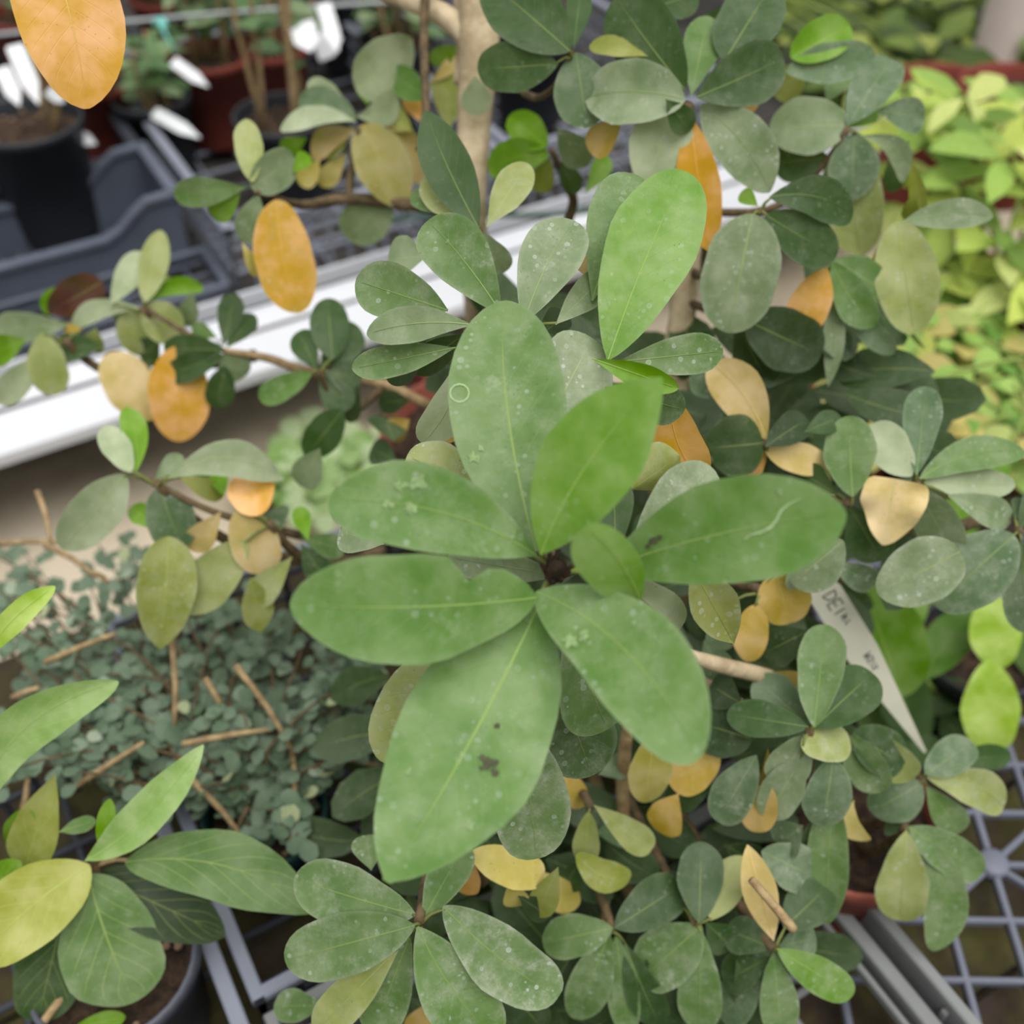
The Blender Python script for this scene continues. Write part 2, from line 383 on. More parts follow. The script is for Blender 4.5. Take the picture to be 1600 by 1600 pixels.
# crates ------------------------------------------------------------
def crate(label, a0, b0, la, lb, h, mat, wall='solid', rimmat=None, step=False, nx=6, ny=9, z0=.002, floor=True, group=None, dip=0, lip=.012):
    c = empty('plastic_crate', EE(a0, b0, z0), label, 'crate', group, A30)
    t = .004
    for side, (cx_, cy, sx_, sy) in enumerate(((la / 2, 0, la, t), (la / 2, lb, la, t), (0, lb / 2, t, lb), (la, lb / 2, t, lb))):
        horiz = sx_ > sy; Ls = la if horiz else lb
        rimw = lip
        if dip and horiz:
            V, Fc = [], []; n = 20
            for i in range(n + 1):
                s = i / n; e = min(s, 1 - s) * Ls
                hh = h - dip * min(1, max(0, (e - .03) / .06)) ** 2 * (3 - 2 * min(1, max(0, (e - .03) / .06)))
                for yy, zz in ((-t / 2, 0), (-t / 2, hh - .006), (-rimw / 2, hh - .006), (-rimw / 2, hh), (rimw / 2, hh), (rimw / 2, hh - .006), (t / 2, hh - .006), (t / 2, 0)):
                    V.append((-Ls / 2 + s * Ls, yy, zz))
            for i in range(n):
                for k in range(7): Fc.append((i * 8 + k, i * 8 + k + 1, (i + 1) * 8 + k + 1, (i + 1) * 8 + k))
            o = mobj('wall_panel', mesh_py('wall_panel', V, Fc, False), c, mat); o.location = (cx_, cy, 0)
            continue
        box('rim', c, rimmat or mat, (cx_, cy, h - .004), (Ls + rimw, rimw, .008) if horiz else (rimw, Ls + rimw, .008))
        if step:
            k_ = 1 if (cx_ < la / 4 or cy < lb / 4 and horiz) else -1
            for q_, zz, wd_ in ((.014, h - .018, .010), (.024, h - .026, .004)):
                box('ledge', c, rimmat or mat, (cx_ + (0 if horiz else k_ * q_), cy + (k_ * q_ if horiz else 0), zz), (Ls - .03, wd_, .008) if horiz else (wd_, Ls - .03, .008))
        if wall == 'solid':
            box('wall_panel', c, mat, (cx_, cy, h / 2), (sx_, sy, h - .01))
            n = max(3, int(Ls / .09))
            for i in range(1, n):
                q = -Ls / 2 + Ls * i / n
                if horiz: box('wall_rib', c, mat, (cx_ + q, cy, h / 2 - .004), (.005, .012, h - .012))
                else: box('wall_rib', c, mat, (cx_, cy + q, h / 2 - .004), (.012, .005, h - .012))
        else:
            box('wall_bar', c, mat, (cx_, cy, h * .35), (sx_, sy, .006)); box('wall_bar', c, mat, (cx_, cy, h * .68), (sx_, sy, .006))
            n = max(4, int(Ls / .024))
            for i in range(n + 1):
                q = -Ls / 2 + Ls * i / n
                box('wall_bar', c, mat, (cx_ + (q if horiz else 0), cy + (0 if horiz else q), h / 2), (.005, .005, h - .006))
    if floor:
        for i in range(1, nx): box('floor_bar', c, mat, (la * i / nx, lb / 2, .003), (.005, lb, .005))
        for i in range(1, ny): box('floor_bar', c, mat, (la / 2, lb * i / ny, .0055), (la, .005, .005))
    return c
NG, FG = 'crates on the near bench', 'crates on the far bench'
crate('olive grey solid-walled crate at the bottom right of the photo', .0, -.30, .357, .585, .080, M_CRATEG, group=NG, lip=.008, step=True)
crate('charcoal open-mesh crate holding the fine-leaved bush', -.002, .302, .36, .33, .080, M_CRATEB, 'mesh', M_CRATE, group=NG, lip=.009)
crate('grey crate around the pot of the veined-leaf plant at bottom left', -.38, .13, .363, .42, .080, M_CRATEB, 'mesh', M_CRATE, group=NG, lip=.010)
# flat grid tray at the right
gt = empty('grid_tray', AT(1549, 1353, .012), 'flat light grey grid tray with star-shaped braces beside the terracotta pot', 'tray', rz=math.radians(-1))
gs = .0415
for i in range(-4, 8): box('grid_bar', gt, M_TRAY, (i * gs * 1.0 if i % 2 else i * gs, .06, 0), (.005, .54, .008))
for i in range(-5, 8): box('grid_bar', gt, M_TRAY, (.07, i * gs, 0), (.50, .0042, .008))
for (hx, hy) in ((0, 0), (4, 0), (0, 4), (4, 4), (0, -4), (4, -4)):
    if hy * gs < -.2: continue
    lathe('hub', [(0, -.004), (.011, -.004), (.011, .006), (.009, .0075), (0, .0075)], gt, M_TRAY, 16, (hx * gs, hy * gs, 0))
    for q in range(4):
        a = math.radians(30 + 90 * q + (30 if q % 2 else 0) - (15 if q % 2 else -0))
        a = math.radians((38, 142, 218, 322)[q])
        box('brace', gt, M_TRAY, (hx * gs + math.cos(a) * .034, hy * gs + math.sin(a) * .034, .001), (.05, .0045, .007), a)
# far crates
crate('dark grey crate with a dipped rim in front of the black pot', -.115, 1.215, .36, .135, .105, M_CRATED, nx=16, ny=6, group=FG, dip=.035, lip=.014)
crate('grey mesh crate at the white rail left of the tan trunk', .275, 1.125, .36, .54, .095, M_CRATE, 'mesh', group=FG, lip=.012)
crate('grey mesh crate at the white rail behind the tan trunk', .655, 1.125, .36, .54, .095, M_CRATE, 'mesh', group=FG, lip=.012)
crate('low flat grey tray between the dipped crate and the white rail', -.115, 1.118, .375, .088, .03, M_CRATED, 'mesh', nx=14, ny=4, group=FG, lip=.008)
crate('charcoal crate under the black pot at the left edge', -.14, 1.365, .385, .50, .09, M_CRATEB, group=FG, lip=.014)
crate('grey crate at the far left edge of the far bench', -.52, 1.12, .37, .6, .09, M_CRATED, 'mesh', group=FG)
crate('charcoal crate in the second row under the terracotta pots', .275, 1.69, .36, .5, .09, M_CRATEB, group=FG)
crate('charcoal crate in the second row behind the tan trunk', .655, 1.69, .36, .5, .09, M_CRATEB, group=FG)

# ------------------------------------------------------------------ the main shrub
BASE = Vector((-.03, .72, 0))
sh = empty('potted_shrub', BASE, 'large dusty green shrub with whorled spoon-shaped leaves in the centre', 'shrub')
pot(sh, .085, .065, .13, M_TERRA)
T0 = P(748, 60, .715)
tr = [BASE + Vector((0, 0, .11)), BASE + Vector((.004, .0, .24)), P(737, 330, .735), P(741, 190, .728), P(748, 60, .715), P(742, -40, .705), P(735, -150, .70)]
tube('trunk', tr, [.012, .0115, .0098, .0112, .0135, .011, .010], sh, M_BARK, 12, 5)
tube('branch', [P(750, 75, .716), P(705, 32, .72), P(640, 0, .73), P(540, -30, .75)], [.0095, .008, .007, .005], sh, M_BARK, 10)
tube('branch', [P(1085, 330, .70), P(1072, 430, .70), P(1058, 540, .715), P(1010, 700, .75), BASE + Vector((.012, -.01, .13))], [.006, .0085, .009, .010, .011], sh, M_BARK, 10)
tube('branch', [P(1072, 440, .70), P(1062, 300, .68), P(1075, 165, .61)], [.006, .005, .0035], sh, M_TWIG, 8)
tube('branch', [P(715, 130, .735), P(722, 60, .74), P(715, -20, .74)], [.003, .004, .004], sh, M_BARK, 8)
tube('branch', [P(668, 250, .70), P(665, 150, .70), P(662, 40, .71), P(668, -40, .71)], [.002, .0028, .003, .003], sh, M_TWIG, 8)

CL = {}
def whorl(name, cx_, cy, d, leaves, start=None, thick=.0032, owner=None):
    """a twig tip with the leaves that stand around it; upper leaves first"""
    owner = owner or sh
    C = P(cx_, cy, d + .004); CL[name] = C
    if start is not False:
        s = start if start is not None else min((BASE + Vector((.0, -.005, .14 + .04 * q)) for q in range(8)), key=lambda q: abs(q.z - (C.z - .10)))
        m = s.lerp(C, .55) + Vector((0, 0, -.03)); m2 = s.lerp(C, .85) + Vector((0, 0, -.022))
        tube('branch', [s, m, m2, C], [thick * 1.5, thick * 1.2, thick, thick * .8], owner, M_TWIG, 7)
    for i, lf in enumerate(leaves):
        kw = dict(lf[7]) if len(lf) > 7 else {}
        dd = kw.pop('d', d + .0022 * i); tt = kw.pop('t', .016)
        leaf(owner, lf[0], lf[1], lf[2], lf[3], lf[4], lf[5], lf[6], dd, dd + tt, **kw)
        # short petiole back to the twig tip when the blade starts away from it
        pb = P(lf[0], lf[1], dd)
        if start is not False and .004 < (pb - C).length < .022:
            tube('petiole', [C + Vector((0, 0, -.004)), pb.lerp(C, .5), pb.lerp(P(lf[2], lf[3], dd + tt), .03)], [.0011, .0009, .0006], owner, M_PET, 5, 2)

# -- central whorl, closest to the camera
whorl('hero', 868, 895, .415, [
 (845, 866, 1034, 590, 152, 'b', .14, dict(d=.392, t=-.022, a=.85, b=.72, bow=-.05, bend=.05, fold=.16, roll=-10, wave=.02)),
 (1000, 940, 915, 822, 108, 'b', .2, dict(d=.392, t=-.03, a=.5, b=.42, bow=.05, wl=1.15, wr=.6, fold=-.15, roll=0)),
 (838, 862, 786, 470, 182, 'g', .34, dict(d=.408, t=.045, a=.72, b=.5, bow=-.035, bend=.05, fold=.1, roll=0, wave=.015)),
 (838, 868, 513, 782, 138, 'h', .38, dict(d=.404, t=-.028, a=.7, b=.48, bow=.075, bend=.04, fold=.12, roll=4)),
 (838, 934, 453, 945, 172, 'h', .22, dict(d=.400, t=-.035, a=.62, b=.46, bow=-.02, bend=.03, fold=.1, roll=-3, wave=.035, notch=1)),
 (838, 925, 1093, 1186, 160, 'h', .36, dict(d=.402, t=-.048, a=.62, b=.42, bow=-.09, bend=.05, fold=.1, roll=0)),
 (935, 893, 1322, 800, 164, 'h', .20, dict(d=.410, t=-.05, a=.98, b=.5, bow=-.03, bend=.04, fold=.1, roll=0)),
 (842, 945, 604, 1378, 236, 'h', .30, dict(d=.412, t=-.035, a=.68, b=.66, bow=-.02, bend=.03, fold=.08, roll=4, wave=.02)),
 (962, 870, 960, 742, 62, 'd', .25, dict(d=.425, t=.02)),
 (975, 880, 1112, 730, 96, 'y', .75, dict(d=.43, t=.02, rib=True)),
 (960, 895, 1060, 985, 84, 'p', .85, dict(d=.432, t=.03)),
 (1083, 890, 1147, 1006, 76, 'os', .55, dict(d=.44, t=.02, a=.6, b=.95, fold=.45)),
 (800, 965, 590, 1185, 150, 'ol', .55, dict(d=.442, t=.02)),
 (880, 985, 948, 1140, 120, 'g', .45, dict(d=.45, t=.02)),
 (860, 1030, 925, 1212, 120, 'd', .70, dict(d=.468, t=.02)),
 (815, 1120, 838, 1342, 122, 'g', .75, dict(d=.462, t=.02, a=.7, b=.42)),
 (880, 900, 700, 870, 60, 'y', .55, dict(d=.44, t=.02)),
], thick=.0042)
hub = sh
for i in range(9):
    a = i * 2.4; r = .002 + .0006 * i
    p0 = P(868 + math.cos(a) * 22, 893 + math.sin(a) * 24, .413)
    tube('bud_scale', [P(866, 893, .418), p0.lerp(P(866, 893, .41), .4), p0 + Vector((RND.uniform(-.002, .002), 0, .004))], [.0022, .0018, .0006], sh, M_BUD, 6, 2)
tube('bud', [P(866, 896, .43), P(868, 890, .412), P(872, 884, .403)], [.004, .0042, .0015], sh, M_BUD, 8, 3)
tube('petiole', [P(868, 893, .414), P(900, 892, .41), P(945, 892, .41)], [.0016, .0012, .001], sh, M_GSTEM, 5, 2)

# stains, dried drops and a leaf-miner trail on the big leaves
from mathutils.bvhtree import BVHTree
def decal(lf, name, pts, mat, faces=None):
    """pts: photo pixels thrown onto the leaf blade"""
    me = lf.data; bt = BVHTree.FromPolygons([v.co for v in me.vertices], [tuple(p.vertices) for p in me.polygons])
    Mw = Matrix.Translation(wpos(sh)) @ lf.matrix_basis; Mi = Mw.inverted(); V = []
    o_ = Mi @ CAM
    for (x, y) in pts:
        q = Mi @ P(x, y, 1.0); dr = (q - o_).normalized()
        h, n, _, _ = bt.ray_cast(o_, dr)
        if h is None: return
        V.append(h - dr * .0005)
    mobj(name, mesh_py(name, V, faces or [tuple(range(len(V)))], False), lf, mat)
def strip(path, wds):
    pts, fs = [], []
    for i, (x, y) in enumerate(path):
        x0, y0 = path[max(i - 1, 0)]; x1, y1 = path[min(i + 1, len(path) - 1)]
        l = math.hypot(x1 - x0, y1 - y0); nx_, ny_ = -(y1 - y0) / l, (x1 - x0) / l
        w_ = wds if isinstance(wds, (int, float)) else wds[i]
        pts += [(x + nx_ * w_, y + ny_ * w_), (x - nx_ * w_, y - ny_ * w_)]
        if i: q = 2 * i; fs.append((q - 2, q - 1, q + 1, q))
    return pts, fs
M_LIMEF = simple('faint_lime', (124, 148, 98), .8, .3, 700, 0)
M_STAIN = simple('leaf_stain', (70, 72, 50), .8, .3, 400, 0)
M_LIME = simple('lime_mark', (150, 172, 126), .8, .15, 400, 0)
hl = [c for c in sh.children if c.name.startswith('leaf')]; hl.sort(key=lambda c: c.name)
H2_, H8_, H1_, H3_, H4_, H6_, H7_, H5_ = hl[:8]
def blob(cx_, cy, r, n=14, seed=1, spike=.35):
    rr = random.Random(seed); pts = [(cx_, cy)]; fs = []
    for k in range(n):
        a = 2 * math.pi * k / n; q = r * (1 + rr.uniform(-spike, spike)); pts.append((cx_ + math.cos(a) * q, cy + math.sin(a) * q))
        fs.append((0, 1 + k, 1 + (k + 1) % n))
    return pts, fs
for lf_, cx_, cy, r, mt, sd_ in ((H5_, 764, 1192, 10, M_STAIN, 2), (H5_, 753, 1184, 5, M_STAIN, 3), (H5_, 773, 1206, 6, M_STAIN, 5), (H5_, 776, 1190, 4, M_STAIN, 12), (H5_, 752, 1200, 4, M_STAIN, 13), (H5_, 778, 1134, 5, M_STAIN, 4), (H7_, 1020, 846, 6, M_STAIN, 6), (H7_, 1030, 840, 5, M_STAIN, 7), (H7_, 1012, 854, 4, M_STAIN, 8)):
    p_, f_ = blob(cx_, cy, r, seed=sd_); decal(lf_, 'stain', p_, mt, f_)
p_, f_ = strip([(1163, 843), (1172, 836), (1188, 832), (1204, 824), (1214, 812), (1220, 798), (1232, 788), (1250, 779)], [.8, 1.2, 1.6, 2.2, 2, 2, 1.4, .7]); decal(H7_, 'miner_trail', p_, M_LIME, f_)
p_, f_ = strip([(718 + 15 * math.cos(a * .5236), 614 + 14 * math.sin(a * .5236)) for a in range(13)], 1.2); decal(H1_, 'dried_drop', p_, M_LIME, f_)
for lf_, cx_, cy, r, sd_ in ((H3_, 655, 752, 13, 1), (H3_, 625, 760, 9, 2), (H3_, 605, 786, 8, 3), (H3_, 640, 795, 9, 4), (H3_, 800, 836, 7, 9), (H6_, 890, 1000, 11, 5), (H6_, 912, 995, 8, 6), (H1_, 740, 715, 8, 7), (H1_, 752, 700, 6, 8), (H5_, 640, 1208, 6, 10), (H5_, 735, 1290, 9, 11), (H7_, 1220, 768, 6, 12)):
    p_, f_ = blob(cx_, cy, r, seed=sd_ + 20, spike=.55); decal(lf_, 'lime_mark', p_, M_LIMEF, f_)

# -- second tier just under the central whorl
whorl('under', 880, 720, .49, [
 (985, 765, 1062, 712, 74, 'os', .45, dict(d=.462, t=.0, fold=-.5, b=.5, roll=25)),
 (765, 770, 636, 712, 86, 'ol', .85, dict(d=.455, t=.01, a=.6, b=.4)),
 (865, 640, 925, 528, 122, 'y', .9, dict(d=.47, t=.012, a=.5, b=.42)),
 (925, 560, 1060, 607, 40, 'lg', 0, dict(d=.468, t=.0, fold=.4)),
 (945, 605, 1070, 640, 66, 'd', .6, dict(d=.472, t=.012)),
 (722, 555, 660, 692, 64, 'p', .5, dict(d=.478, t=.012, bow=-.08)),
 (1046, 610, 1090, 747, 84, 'go', .0, dict(d=.50, t=.012, a=.6, b=.4, fold=.25, bow=.08)),
 (705, 590, 698, 692, 56, 'gold', 0, dict(d=.50)),
 (720, 700, 730, 760, 60, 'tan', 0, dict(d=.48)),
 (600, 850, 530, 830, 60, 'y', .6, dict(d=.47)),
])
# -- upper whorl
whorl('upper', 800, 510, .49, [
 (950, 562, 1072, 268, 138, 'b', .30, dict(d=.472, t=.012, a=.72, b=.42, bow=-.02, fold=.1, roll=3, bend=.03)),
 (783, 490, 668, 345, 98, 'g', .40, dict(d=.478, t=.01, a=.72, b=.42, bow=.03)),
 (740, 508, 573, 522, 58, 'y', .45, dict(d=.476, t=.004, bow=.06, wave=.06)),
 (818, 505, 897, 345, 96, 'y', .62, dict(d=.482, t=.012, a=.7, b=.45, bow=-.03)),
 (868, 507, 950, 426, 52, 'y', .5, dict(d=.486)),
 (700, 485, 556, 438, 90, 'g', .45, dict(d=.488, a=.7)),
 (925, 470, 990, 272, 100, 'g', .40, dict(d=.492, t=.012, a=.8, b=.42)),
 (712, 543, 550, 576, 54, 'g', .45, dict(d=.486, t=.004)),
 (965, 565, 1130, 548, 66, 'g', .55, dict(d=.482, t=.012)),
 (840, 530, 885, 490, 46, 'd', .3, dict(d=.50)),
 (905, 520, 940, 575, 44, 'y', .5, dict(d=.50)),
 (670, 500, 610, 600, 56, 'k', .1, dict(d=.51)),
 (730, 520, 640, 580, 50, 'k', .1, dict(d=.515)),
 (960, 450, 900, 390, 40, 'gold', 0, dict(d=.50)),
])
# -- small whorl in front of the trunk
whorl('trunkfront', 750, 357, .56, [
 (748, 357, 664, 172, 78, 'd', .10, dict(t=.01, a=.7, b=.75, bow=-.02)),
 (760, 354, 826, 256, 56, 'ol', .5, dict(t=.01)),
 (742, 358, 666, 272, 66, 'ol', .45),
 (757, 362, 782, 428, 54, 'y', .4),
 (668, 400, 606, 405, 64, 'y', .4, dict(roll=20)),
 (690, 335, 645, 300, 34, 'g', .3),
], start=P(738, 420, .735), thick=.002)
# -- top centre
whorl('topmid', 893, 80, .60, [
 (890, 80, 757, -34, 104, 'd', .22, dict(a=.6, b=.5)),
 (896, 76, 908, -24, 40, 'd', .05),
 (872, 100, 746, 108, 78, 'd', .28, dict(a=.6, b=.45)),
 (900, 82, 918, 200, 92, 'bl', .45, dict(a=.55, b=.5)),
 (1012, 88, 922, 70, 32, 'os', .1, dict(roll=40)),
 (742, 118, 745, 180, 50, 'p', .6, dict(d=.69)),
 (870, 200, 918, 258, 52, 'y', .4, dict(d=.66)),
], start=P(752, 62, .72), thick=.002)
whorl('topright', 1075, 160, .60, [
 (1070, 155, 915, 152, 98, 'y', .62, dict(a=.55, b=.45, bow=.06)),
 (1088, 152, 1224, 92, 92, 'd', .34, dict(a=.6, b=.45)),
 (1070, 140, 962, -6, 106, 'd', .20, dict(a=.6, b=.42)),
 (1080, 150, 1106, 25, 62, 'g', .15),
 (1132, 95, 1205, -22, 100, 'd', .30, dict(a=.5, b=.45)),
 (1096, 163, 1203, 300, 90, 'y', .66, dict(a=.55, b=.6, bow=-.07)),
 (1050, 172, 1010, 292, 98, 'p', .5, dict(a=.4, b=.5)),
 (1078, 180, 1108, 392, 68, 'gr', 0, dict(a=.7, b=.6)),
 (1040, 155, 1078, 205, 44, 'd', .3, dict(d=.598)),
 (972, 188, 922, 238, 50, 'gold', 0, dict(roll=20)),
 (1105, 90, 1140, 60, 30, 'gold', 0),
 (1130, 10, 1085, 80, 50, 'd', .1),
 (1150, 150, 1185, 165, 30, 'gr', 0),
 (1000, 20, 1090, -10, 60, 'd', .2),
], start=False)
whorl('right1', 1325, 198, .66, [
 (1235, 90, 1328, 40, 66, 'lg', .05, dict(a=.4, b=.45, fold=.3)),
 (1228, 112, 1368, 88, 62, 'bl', .4, dict(a=.5, b=.45)),
 (1324, 196, 1394, 92, 72, 'bl', .3, dict(a=.6, b=.35)),
 (1326, 196, 1202, 200, 86, 'y', .52, dict(a=.5, b=.45, roll=10)),
 (1335, 208, 1330, 316, 76, 'bl', .62, dict(a=.5, b=.6)),
 (1345, 212, 1412, 284, 36, 'y', .6, dict(bow=-.22)),
 (1370, 172, 1444, 186, 54, 'bl', .5),
 (1325, 200, 1365, 165, 44, 'lg', .05),
 (1294, 246, 1208, 254, 66, 'd', .25, dict(a=.6, b=.42)),
 (1322, 218, 1346, 400, 98, 'ol', .5, dict(a=.6, b=.5, d=.685)),
 (1262, 100, 1210, 150, 60, 'os', .1, dict(d=.70)),
 (1290, 160, 1320, 110, 40, 'g', .2, dict(d=.70)),
 (1420, 220, 1390, 300, 36, 'd', .2, dict(d=.70)),
], start=P(1080, 330, .695), thick=.002)
whorl('right2', 1188, 326, .60, [
 (1202, 308, 1332, 338, 66, 'd', .26, dict(a=.6, b=.42, bow=-.1)),
 (1176, 334, 1138, 520, 122, 'y', .55, dict(a=.5, b=.45, roll=0, rib=True)),
 (1196, 336, 1305, 404, 74, 'd', .34, dict(a=.5, b=.42)),
 (1184, 322, 1158, 300, 26, 'lg', .0),
 (1165, 500, 1282, 556, 96, 'k', .22, dict(a=.5, b=.4, d=.63)),
 (1150, 500, 1200, 600, 70, 'k', .15, dict(d=.64)),
], start=P(1074, 420, .70), thick=.002)
whorl('right3', 1298, 412, .63, [
 (1292, 418, 1240, 528, 66, 'gr', .15, dict(a=.6, b=.45)),
 (1300, 408, 1366, 510, 58, 'h', .42, dict(a=.6, bow=.06)),
 (1303, 406, 1388, 462, 58, 'g', .35, dict(a=.55, roll=-20)),
 (1402, 345, 1428, 522, 94, 'ol', .48, dict(a=.5, b=.45, rib=True)),
 (1412, 346, 1552, 338, 46, 'y', .62, dict(a=.6, b=.6, bow=-.05)),
 (1396, 352, 1372, 432, 32, 'gold', .0),
 (1295, 430, 1294, 604, 32, 'y', .6, dict(bow=-.05, b=.8)),
 (1304, 468, 1398, 552, 38, 'bl', .5),
 (1260, 450, 1285, 420, 50, 'd', .3),
 (1430, 300, 1418, 345, 26, 'os', 0),
 (1425, 250, 1440, 335, 26, 'os', 0),
], start=P(1070, 470, .70), thick=.002)
whorl('right4', 1198, 694, .60, [
 (1196, 698, 1262, 655, 52, 'k', .12, dict(a=.6, b=.4)),
 (1192, 692, 1102, 700, 98, 'd', .35, dict(a=.35, b=.45)),
 (1198, 688, 1110, 566, 78, 'tan', .05, dict(a=.75, b=.55, bow=.08, rib=True)),
 (1196, 704, 1296, 728, 50, 'tan', .1, dict(a=.5)),
 (1150, 612, 1085, 570, 76, 'bl', .4, dict(d=.62)),
 (1200, 700, 1150, 748, 50, 'gr', .0),
 (1200, 700, 1140, 770, 70, 'k', .1, dict(d=.63)),
])
whorl('right5', 1330, 784, .60, [
 (1332, 776, 1326, 650, 78, 'g', .42, dict(a=.55, b=.45, rib=True)),
 (1424, 744, 1360, 664, 66, 'p', .6, dict(a=.5, b=.4)),
 (1398, 748, 1380, 852, 100, 'cr', .1, dict(a=.12, b=.6, wave=.09, fold=.1, roll=0, wl=1.1, wr=.9)),
 (1255, 676, 1314, 652, 38, 'd', .3),
 (1308, 772, 1252, 738, 50, 'd', .1),
 (1325, 786, 1378, 876, 72, 'd', .3, dict(d=.625)),
 (1305, 775, 1258, 740, 46, 'yel', 0, dict(d=.64)),
 (1318, 845, 1238, 912, 86, 'y', .45, dict(d=.575, a=.5)),
 (1298, 878, 1368, 912, 46, 'bl', .65, dict(d=.62)),
])
whorl('right6', 1432, 750, .60, [
 (1432, 742, 1446, 604, 58, 'bl', .3, dict(a=.7, b=.4)),
 (1436, 748, 1602, 706, 54, 'g', .38, dict(a=.6, b=.5, bow=-.08)),
 (1432, 760, 1492, 868, 70, 'y', .55, dict(a=.5, b=.42, roll=20)),
 (1440, 752, 1586, 758, 48, 'p', .5, dict(a=.6)),
 (1478, 772, 1580, 814, 50, 'y', .58),
 (1500, 862, 1372, 928, 100, 'y', .8, dict(a=.35, b=.45, d=.585)),
], start=P(1560, 800, .70))
whorl('right7', 1592, 828, .61, [
 (1585, 836, 1462, 948, 106, 'bl', .6, dict(a=.5, b=.42, d=.605, rib=True)),
 (1595, 842, 1606, 990, 66, 'bl', .55),
 (1592, 828, 1640, 760, 50, 'd', .4),
 (1600, 830, 1690, 880, 60, 'g', .4),
 (1585, 812, 1600, 780, 30, 'd', .4),
], start=P(1640, 940, .72))
# -- yellowed leaves under the centre right
whorl('yellow', 1190, 920, .60, [
 (1212, 890, 1234, 974, 80, 'gold', .2, dict(a=.4, b=.4)),
 (1232, 888, 1240, 922, 20, 'p', .5, dict(d=.585)),
 (1180, 945, 1168, 1034, 54, 'gold', .15, dict(a=.4)),
 (1140, 940, 1120, 1018, 48, 'bl', .5),
 (1265, 985, 1192, 1022, 66, 'k', .25),
 (1100, 1000, 1130, 1060, 50, 'bl', .3),
 (1255, 1050, 1200, 1085, 50, 'gold', .1),
])
tube('branch', [BASE + Vector((.02, 0, .14)), P(1120, 1080, .74), P(1210, 1065, .64), P(1120, 1038, .60), P(1060, 1020, .58)], [.006, .0055, .005, .0045, .003], sh, M_BARK, 8)

# -- lower middle
whorl('lowmid', 922, 1262, .60, [
 (920, 1268, 914, 1346, 42, 'ol', .3, dict(a=.5, b=.4, fold=.4)),
 (928, 1258, 1018, 1328, 48, 'ol', .3, dict(a=.8, b=.35)),
 (900, 1335, 984, 1374, 50, 'os', .25, dict(a=.4, b=.35, bow=.1)),
 (1022, 1150, 1006, 1254, 64, 'o', .2, dict(a=.4, b=.5)),
 (1125, 1180, 1044, 1222, 72, 'gold', .15, dict(a=.5, b=.35)),
 (865, 1185, 912, 1260, 40, 'gold', .1, dict(b=.4)),
 (1060, 1240, 1030, 1300, 60, 'gold', 0),
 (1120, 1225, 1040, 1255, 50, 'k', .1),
 (905, 1345, 880, 1390, 44, 'd', .2),
 (840, 1360, 900, 1420, 50, 'yel', 0),
 (930, 1300, 985, 1300, 46, 'bl', .2, dict(d=.64)),
 (935, 1210, 985, 1190, 40, 'bl', .5, dict(d=.64)),
])
tube('branch', [BASE + Vector((.03, -.05, .12)), P(970, 1360, .72), P(973, 1270, .67), P(974, 1200, .65), P(985, 1120, .62), P(1010, 1060, .62)], [.005, .0046, .0042, .0042, .003, .002], sh, M_TWIGL, 8)
whorl('yellowlow', 745, 1340, .56, [
 (733, 1332, 850, 1372, 62, 'yel', .15, dict(a=.45, b=.4, bend=.12)),
 (800, 1372, 808, 1416, 40, 'yel', .1),
 (872, 1355, 838, 1432, 46, 'os', .2),
 (740, 1345, 728, 1398, 40, 'gr', 0),
 (810, 1400, 860, 1432, 40, 'k', .1),
], start=P(760, 1330, .70))
# -- bottom whorl with lime drops
whorl('bottom', 655, 1440, .52, [
 (648, 1446, 445, 1500, 98, 'g', .5, dict(a=.55, b=.42)),
 (652, 1448, 775, 1625, 108, 'h', .72, dict(a=.6, b=.45, bow=.04)),
 (692, 1416, 872, 1558, 100, 'g', .95, dict(a=.5, b=.38, bow=.03, wave=.04)),
 (658, 1442, 728, 1318, 66, 'g', .62, dict(t=.03)),
 (650, 1430, 460, 1372, 92, 'g', .72, dict(a=.6, b=.45)),
 (642, 1458, 582, 1615, 76, 'g', .5),
 (628, 1475, 492, 1612, 66, 'ol', .4),
 (670, 1480, 735, 1612, 70, 'd', .35),
 (580, 1360, 572, 1305, 52, 'g', .55, dict(d=.56)),
 (510, 1572, 428, 1572, 50, 'g', .5, dict(d=.60)),
 (530, 1590, 470, 1640, 50, 'g', .4, dict(d=.60)),
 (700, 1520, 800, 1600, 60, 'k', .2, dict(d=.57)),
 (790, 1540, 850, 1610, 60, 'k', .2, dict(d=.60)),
 (700, 1560, 640, 1620, 50, 'gold', 0, dict(d=.60)),
])
whorl('low2', 957, 1450, .60, [
 (957, 1450, 848, 1474, 66, 'g', .42, dict(a=.5, b=.42)),
 (960, 1450, 1066, 1382, 74, 'd', .34, dict(a=.55, b=.4)),
 (1096, 1446, 998, 1532, 92, 'g', .5, dict(a=.5, b=.42)),
 (952, 1456, 898, 1592, 66, 'g', .45, dict(a=.6)),
 (962, 1458, 982, 1618, 52, 'g', .42, dict(a=.7)),
 (975, 1470, 1030, 1600, 60, 'd', .2),
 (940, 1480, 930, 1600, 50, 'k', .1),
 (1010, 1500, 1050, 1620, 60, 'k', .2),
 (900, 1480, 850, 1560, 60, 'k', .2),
])
tube('branch', [P(935, 1600, .67), P(940, 1480, .66), P(950, 1390, .66)], [.002, .0022, .002], sh, M_TWIGL, 7)
